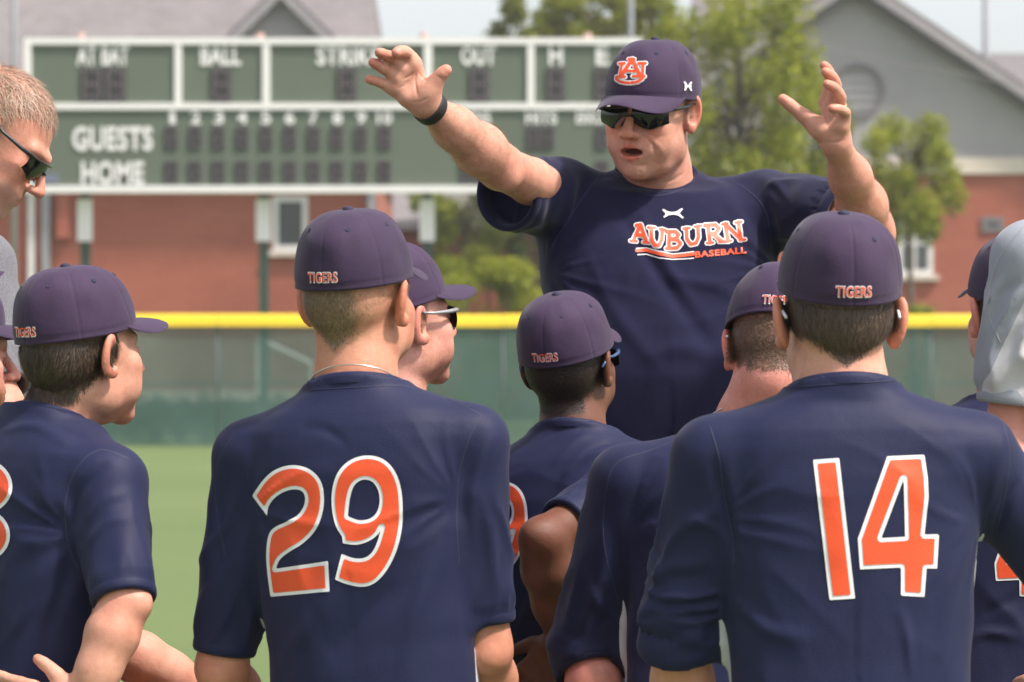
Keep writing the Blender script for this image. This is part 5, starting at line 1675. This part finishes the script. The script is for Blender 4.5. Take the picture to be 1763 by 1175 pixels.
# ---- standing men at the edges
pL = person(dict(seed=21, label='person standing in heather grey tee and dark sunglasses, head bent down', skin=(.60, .29, .205), kneel=False, legs='grey_trousers',
    head=W(-8, 238, 7.4), head_rot=(92, -38, -2), neck=W(-90, 374, 7.45), torso_rot=(62, -6, 0), neck_r=.064, w=1.08, belly=.02, torso_len=.60, hs=1.04,
    face=dict(full=True, recede=.25, hair=(.32, .19, .125), hair2=(.58, .43, .33), scalp=.35, comb=(0, .8, -.35), messy=.35, centre=0.0, lift=.22, beard=(.45, .36, .31), beard_w=.35, fat=.6), hair_n=6500, hair_len=.036,
    arms={1: dict(elbow=W(-18, 650, 7.2), wrist=W(40, 850, 7.1), sleeve=.24, sr=(.066, .070)), -1: dict(elbow=W(-190, 640, 7.7), wrist=W(-140, 850, 7.7), sleeve=.24)},
    glasses=('frame_dark', 'frame_dark'), shirt='heather', panel='none', shirt_res=.0065))
pR = person(dict(seed=22, label='person standing in pale grey raglan shirt with darker sleeves, back turned', skin=PINK, kneel=False, legs='grey_trousers',
    head=W(1990, 222, 6.60), head_rot=(-10, -6, 0), neck=W(1974, 358, 6.64), torso_rot=(-8, -8, 2), neck_r=.064, w=1.08, torso_len=.60,
    face=dict(nape=(-.08, .2, .012)), hair_n=1500,
    arms={-1: dict(elbow=W(1738, 760, 6.60), wrist=W(1810, 985, 6.45), sleeve=.235, sr=(.066, .062), fold=.016, thick=1.05), 1: dict(elbow=W(2110, 745, 6.7), wrist=W(2080, 985, 6.6), sleeve=.235)},
    cap=(1, 1.8), shirt='grey_raglan', panel='raglan', surf=True, shirt_res=.006,
    creases=[(px([(1700, 560), (1720, 510), (1763, 480)]), 9, -.005), (px([(1720, 600), (1745, 560), (1763, 545)]), 9, .005), (px([(1690, 600), (1705, 520), (1715, 440)]), 12, .003), (px([(1735, 640), (1750, 600), (1763, 580)]), 8, -.004)]))
pR['surf'].seam([(1763, 392), (1730, 430), (1708, 480), (1702, 540), (1722, 590)], pR['shirt'], pR['L'], mat='metal_grey')

# ---- the man speaking
def fing(pts, d0, r): return ([W(u, v, d0 + dd) for u, v, dd in pts], r)
HRJ = [fing([(728, 166, 0), (714, 109, 0), (701, 91, -.022), (691, 88, -.045), (682, 91, -.062)], 7.45, [.016, .0128, .0112, .0106, .0092]),
       fing([(725, 168, 0), (696, 118, -.004), (675, 100, -.02), (663, 95, -.04), (653, 91, -.054)], 7.45, [.016, .0125, .0108, .0102, .0090]),
       fing([(721, 172, 0), (685, 135, -.004), (665, 121, -.02), (653, 114, -.034), (642, 108, -.046)], 7.45, [.016, .0122, .0105, .0098, .0088]),
       fing([(717, 176, 0), (677, 153, 0), (658, 144, -.012), (647, 140, -.021), (635, 137, -.03)], 7.45, [.016, .0116, .0094, .0088, .0080]),
       fing([(735, 170, -.004), (747, 147, -.014), (757, 131, -.022), (768, 121, -.024)], 7.45, [.020, .0158, .0128, .0108])]
HLJ = [fing([(1436, 232, 0), (1421, 176, .018), (1431, 138, .004), (1427, 123, -.014), (1419, 113, -.026)], 7.57, [.016, .0125, .0108, .0100, .0086]),
       fing([(1439, 232, 0), (1432, 180, .0), (1440, 148, -.018), (1433, 132, -.034), (1421, 124, -.046)], 7.57, [.016, .0125, .0108, .0100, .0088]),
       fing([(1441, 232, 0), (1443, 189, -.014), (1448, 168, -.034), (1438, 152, -.050), (1424, 145, -.060)], 7.57, [.016, .0120, .0106, .0098, .0086]),
       fing([(1444, 234, 0), (1453, 204, -.024), (1456, 194, -.044), (1446, 188, -.058), (1432, 187, -.068)], 7.57, [.016, .0116, .0098, .0088, .0080]),
       fing([(1428, 236, -.004), (1398, 211, -.012), (1370, 189, -.016), (1348, 171, -.016)], 7.57, [.019, .0155, .0120, .0100])]
LINF = [(px([(1082, 236), (1075, 250), (1077, 266)]), 3.2, -.0022), (px([(1110, 236), (1124, 250), (1128, 270)]), 3.4, -.0024), (px([(1086, 283), (1101, 286), (1117, 281)]), 3.0, -.0018), (px([(1101, 293), (1103, 301)]), 3.0, -.0012), (px([(1066, 228), (1078, 232), (1084, 228)]), 3, -.0008), (px([(1112, 228), (1130, 236), (1150, 232)]), 3.5, -.0008), (px([(1130, 318), (1160, 310), (1184, 292)]), 2.6, -.0014), (px([(1120, 240), (1138, 256), (1142, 280)]), 6, .0012)]
PADR = [(W(738, 161, 7.437), .0185), (W(702, 169, 7.442), .0165), (W(712, 113, 7.437), .011), (W(695, 121, 7.435), .011), (W(685, 137, 7.436), .0108), (W(680, 153, 7.44), .0105)]
LINR = [(px([(716, 124), (715, 143), (719, 168)]), 2.0, -.0022), (px([(720, 124), (728, 134), (735, 141)]), 1.8, -.0018), (px([(693, 136), (704, 132), (712, 124)]), 1.8, -.0018), (px([(684, 153), (697, 147), (706, 136)]), 1.8, -.0016), (px([(708, 176), (722, 176), (738, 168)]), 1.8, -.0014),
        (px([(704, 98), (700, 104)]), 1.6, -.0014), (px([(667, 97), (672, 107)]), 1.6, -.0012), (px([(660, 113), (664, 126)]), 1.6, -.0012), (px([(655, 138), (658, 149)]), 1.6, -.0012), (px([(752, 130), (762, 137)]), 1.8, -.0012)]
PADL = [(W(1412, 222, 7.555), .0185), (W(1446, 218, 7.545), .0155)]
LINL = [(px([(1412, 188), (1424, 206), (1426, 232)]), 2.0, -.002), (px([(1424, 190), (1436, 200), (1448, 206)]), 1.8, -.0016), (px([(1418, 243), (1436, 246), (1454, 241)]), 1.8, -.0014)]
pc = person(dict(seed=1, label='person in dark sunglasses and navy tee with orange lettering, both arms raised', skin=(.60, .31, .225), kneel=False, legs='grey_trousers',
    head=W(1122, 197, 7.9), head_rot=(205, -7, -3), neck=W(1132, 308, 7.98), torso_rot=(173, 2, 0), neck_r=.0665, w=1.25, dp=1.12, belly=.035, torso_len=.62, hs=1.035, collar=(.012, -.5),
    face=dict(open=1.0, fat=.45, nose=1.0, hair=(.06, .045, .04), hair2=(.2, .17, .15), nape=(-.05, .1, .012), scalp=.5, beard=(.22, .16, .14), beard_w=.22), hair_n=2500, hair_len=.009,
    arm_hair=2200, face_lines=LINF, shoulder={1: (-.030, .01, .066), -1: (.010, .01, .048)}, res=.0025,
    arms={1: dict(elbow=W(862, 288, 7.64), wrist=W(734, 180, 7.455), hand=HRJ, pads=PADR, lines=LINR, sleeve=.185, sr=(.074, .072), sleeve_dir=W(868, 328, 7.76) - W(985, 330, 7.96), thick=1.06, res=.0022, tan=(1.12, 1.12, 1.12), fold=.006),
          -1: dict(elbow=W(1500, 392, 7.78), wrist=W(1440, 248, 7.575), hand=HLJ, pads=PADL, lines=LINL, sleeve=.235, sr=(.068, .078), thick=1.04, res=.0022, tan=(1.1, 1.1, 1.1), fold=.008)},
    cap=(0, 2.6), cap_text=False, cap_pitch=1, cap_z=-.010, glasses=('frame_dark', 'frame_dark'), shirt='coach_tee', panel='none', surf=True, shirt_res=.0056, folds=1.0,
    creases=[(px([(1060, 350), (1120, 450), (1200, 560), (1240, 640)]), 16, -.007), (px([(1090, 340), (1160, 480), (1230, 580)]), 14, .005), (px([(1010, 430), (1060, 540), (1150, 650)]), 16, .005), (px([(980, 400), (1000, 330), (1035, 290)]), 12, -.006),
             (px([(960, 420), (985, 350), (990, 300)]), 10, .006), (px([(930, 420), (950, 350), (950, 290)]), 9, -.005), (px([(1340, 460), (1325, 380), (1300, 320)]), 12, -.007), (px([(1360, 350), (1340, 320), (1300, 305)]), 9, .005),
             (px([(1150, 480), (1250, 500), (1330, 560)]), 16, .005), (px([(1100, 620), (1180, 600), (1300, 640)]), 22, .006), (px([(1250, 340), (1290, 420), (1300, 520)]), 16, .004), (px([(960, 460), (1000, 600), (1020, 700)]), 18, .005)]))
# chest print
zz = lambda pts: zoomed(pts, 820, 230, 2.2175)
AUB = [zz([(612, 352), (628, 350), (599, 410)]), zz([(628, 350), (650, 413)]), zz([(609, 388), (642, 390)]), (zz([(588, 411), (612, 413)]), 4), (zz([(638, 416), (660, 418)]), 4),
       zz([(668, 362), (670, 405), (682, 428), (697, 428), (707, 405), (710, 368)]), (zz([(656, 360), (682, 362)]), 4), (zz([(700, 367), (722, 370)]), 4),
       zz([(737, 378), (735, 438)]), zz([(726, 376), (760, 376), (772, 388), (762, 402), (738, 405)]), zz([(738, 405), (768, 407), (780, 422), (766, 438), (726, 440)]),
       zz([(802, 364), (804, 404), (818, 424), (838, 420), (848, 398), (846, 356)]), (zz([(790, 364), (815, 362)]), 4), (zz([(834, 357), (858, 354)]), 4),
       zz([(884, 352), (892, 418)]), zz([(872, 353), (912, 350), (926, 364), (914, 382), (888, 386)]), zz([(904, 384), (936, 412)]), (zz([(880, 420), (904, 417)]), 4), (zz([(926, 414), (946, 410)]), 4),
       zz([(960, 412), (950, 346), (1010, 406), (1000, 340)]), (zz([(938, 348), (958, 344)]), 4), (zz([(948, 414), (972, 410)]), 4), (zz([(988, 342), (1012, 338)]), 4), (zz([(1004, 408), (1026, 405)]), 4)]
stroked(pc, AUB, 6.2, 2.0, np.array((1072, 375)), np.array((1294, 440)), 1.0)
stroked(pc, [zz([(612, 448), (650, 446), (700, 460), (750, 470), (790, 466), (828, 461)])], 5.5, 0, np.array((1085, 420)), np.array((1205, 455)), 1.0, out=(.001, .0012))
stroked(pc, [zz([(610, 440), (650, 437), (700, 451), (750, 461), (790, 457), (830, 452)]), zz([(616, 464), (650, 462), (700, 476), (750, 482), (790, 480), (830, 477)])], 1.6, 0, np.array((1085, 415)), np.array((1205, 460)), .8, mats=('print_white', 'print_white'), out=(.001, .0012), names=('stripe', 'stripe'))
V2, F2 = text_mesh('BASEBALL', .03)
a0, a1 = np.array(zz([(835, 476)])[0]), np.array(zz([(1030, 458)])[0]); up_ = np.array([-.6, -11.0])
V2, F2 = cut_grid(V2 * np.array([88.0, 11.0]), F2, 3.0)
uv = a0 + (V2[:, :1] / 88.0) * (a1 - a0) + (V2[:, 1:] / 11.0) * up_
pc['surf'].decal('lettering', uv, F2, 'print_orange', pc['shirt'], pc['L'], .0014)
UA = [zz([(714, 294), (728, 302), (745, 306), (765, 303), (784, 291)]), zz([(718, 320), (732, 311), (752, 308), (772, 312), (787, 323)]), (zz([(730, 303), (742, 306), (760, 307), (772, 304)]), 3.6), (zz([(716, 296), (726, 307), (722, 318)]), 2.6), (zz([(783, 293), (772, 307), (784, 321)]), 2.6)]
stroked(pc, UA, 3.0, 0, np.array((1135, 350)), np.array((1182, 385)), .8, mats=('print_white', 'print_white'), names=('emblem', 'emblem'))
pc['surf'].seam([(1042, 290), (1000, 345), (965, 400), (945, 435)], pc['shirt'], pc['L'], w=1.8)
pc['surf'].seam([(1226, 292), (1290, 330), (1320, 370), (1328, 430)], pc['shirt'], pc['L'], w=1.8)
pc['surf'].seam([(1060, 300), (1080, 322), (1130, 337), (1180, 322), (1196, 296)], pc['shirt'], pc['L'], w=1.8)
# cap emblem
capo = [o for o in pc['root'].children if o.name.startswith('cap')][0]
bpy.context.view_layer.update()
cw = capo.matrix_world; cme = capo.data
CVs = np.array([(cw @ v.co)[:] for v in cme.vertices]); cs = Surf(CVs, [list(p.vertices) for p in cme.polygons])
zc = lambda pts: zoomed(pts, 980, 50, 3.916)
AU = [(zc([(352, 322), (428, 208)]), 6.0), (zc([(428, 208), (480, 322)]), 6.6), (zc([(378, 286), (456, 286)]), 4.2), (zc([(324, 325), (378, 325)]), 4.4), (zc([(430, 322), (508, 322)]), 4.4), (zc([(404, 208), (440, 208)]), 4.2),
      (zc([(342, 238), (376, 236)]), 4.4), (zc([(470, 236), (516, 234)]), 4.4), (zc([(360, 242), (346, 310)]), 4.0), (zc([(500, 240), (496, 310)]), 4.4),
      (zc([(322, 340), (345, 356), (385, 365), (425, 365), (462, 358), (492, 338)]), 4.6)]
capL = dict(pc); capL['L'] = np.array(capo.matrix_world.translation)
def cap_decal(strokes, w, edge, lo, hi, h, mats, nm):
    def f(q, e):
        d = np.full(len(q), 9e9)
        for st in strokes:
            ww = w
            if isinstance(st, tuple): st, ww = st
            d = np.minimum(d, sdf2_stroke(q, st, ww))
        return d - e
    inv = cw.inverted()
    for e, mt, out, name in ((edge, mats[0], .0012, nm + '_outline'), (0.0, mats[1], .0024, nm)):
        if e == 0.0 and name.endswith('outline'): continue
        V, F = iso_mesh(lambda q: f(q, e), lo, hi, h)
        P, ok = cs.lay(V, out); P = np.array([(inv @ Vector(p))[:] for p in P])
        F = [q for q in F if all(ok[i] for i in q)]
        if F: obj(name, make_mesh(name, P, F), M[mt], capo)
cap_decal(AU, 5, 2.1, np.array((1052, 92)), np.array((1122, 152)), .9, ('print_white', 'print_orange'), 'emblem')
UAc = [(zc([(772, 362), (782, 375), (784, 390), (776, 412)]), 3.0), (zc([(816, 364), (806, 378), (806, 392), (816, 414)]), 3.0), (zc([(778, 388), (812, 388)]), 3.4)]
cap_decal(UAc, 3, 0.0, np.array((1170, 135)), np.array((1196, 162)), .7, ('print_white', 'print_white'), 'maker_mark')
# wristband and ring
def band(center, axis, r1, r2, width, mat, name, par, L, ref):
    ax = unit(axis); e1 = unit(ref - ax * (np.asarray(ref) @ ax)); e2 = np.cross(ax, e1); m = MB(); n = 40
    prof = [(-width / 2, 0), (-width / 2, .0022), (-width * .3, .003), (width * .3, .003), (width / 2, .0022), (width / 2, 0)]
    V = [center + ax * z + (r1 + h) * math.cos(t) * e1 + (r2 + h) * math.sin(t) * e2 - L for z, h in prof for t in np.arange(n) * 2 * math.pi / n]
    m.add(V, [[i * n + k, i * n + (k + 1) % n, (i + 1) * n + (k + 1) % n, (i + 1) * n + k] for i in range(5) for k in range(n)])
    obj(name, make_mesh(name, m.v, m.f), M[mat], par)
S0, El, Wr, _ = pc['arms'][1]
band(Wr + unit(El - Wr) * .012, El - Wr, .0305, .0305, .021, 'black_band', 'wristband', pc['root'], pc['L'], np.array([0, 0, 1.]))
rg = HLJ[2][0]; band(rg[1] * .55 + rg[2] * .45, rg[2] - rg[1], .0112, .0112, .005, 'gold', 'finger_ring', pc['root'], pc['L'], np.array([1., 0, 0]))
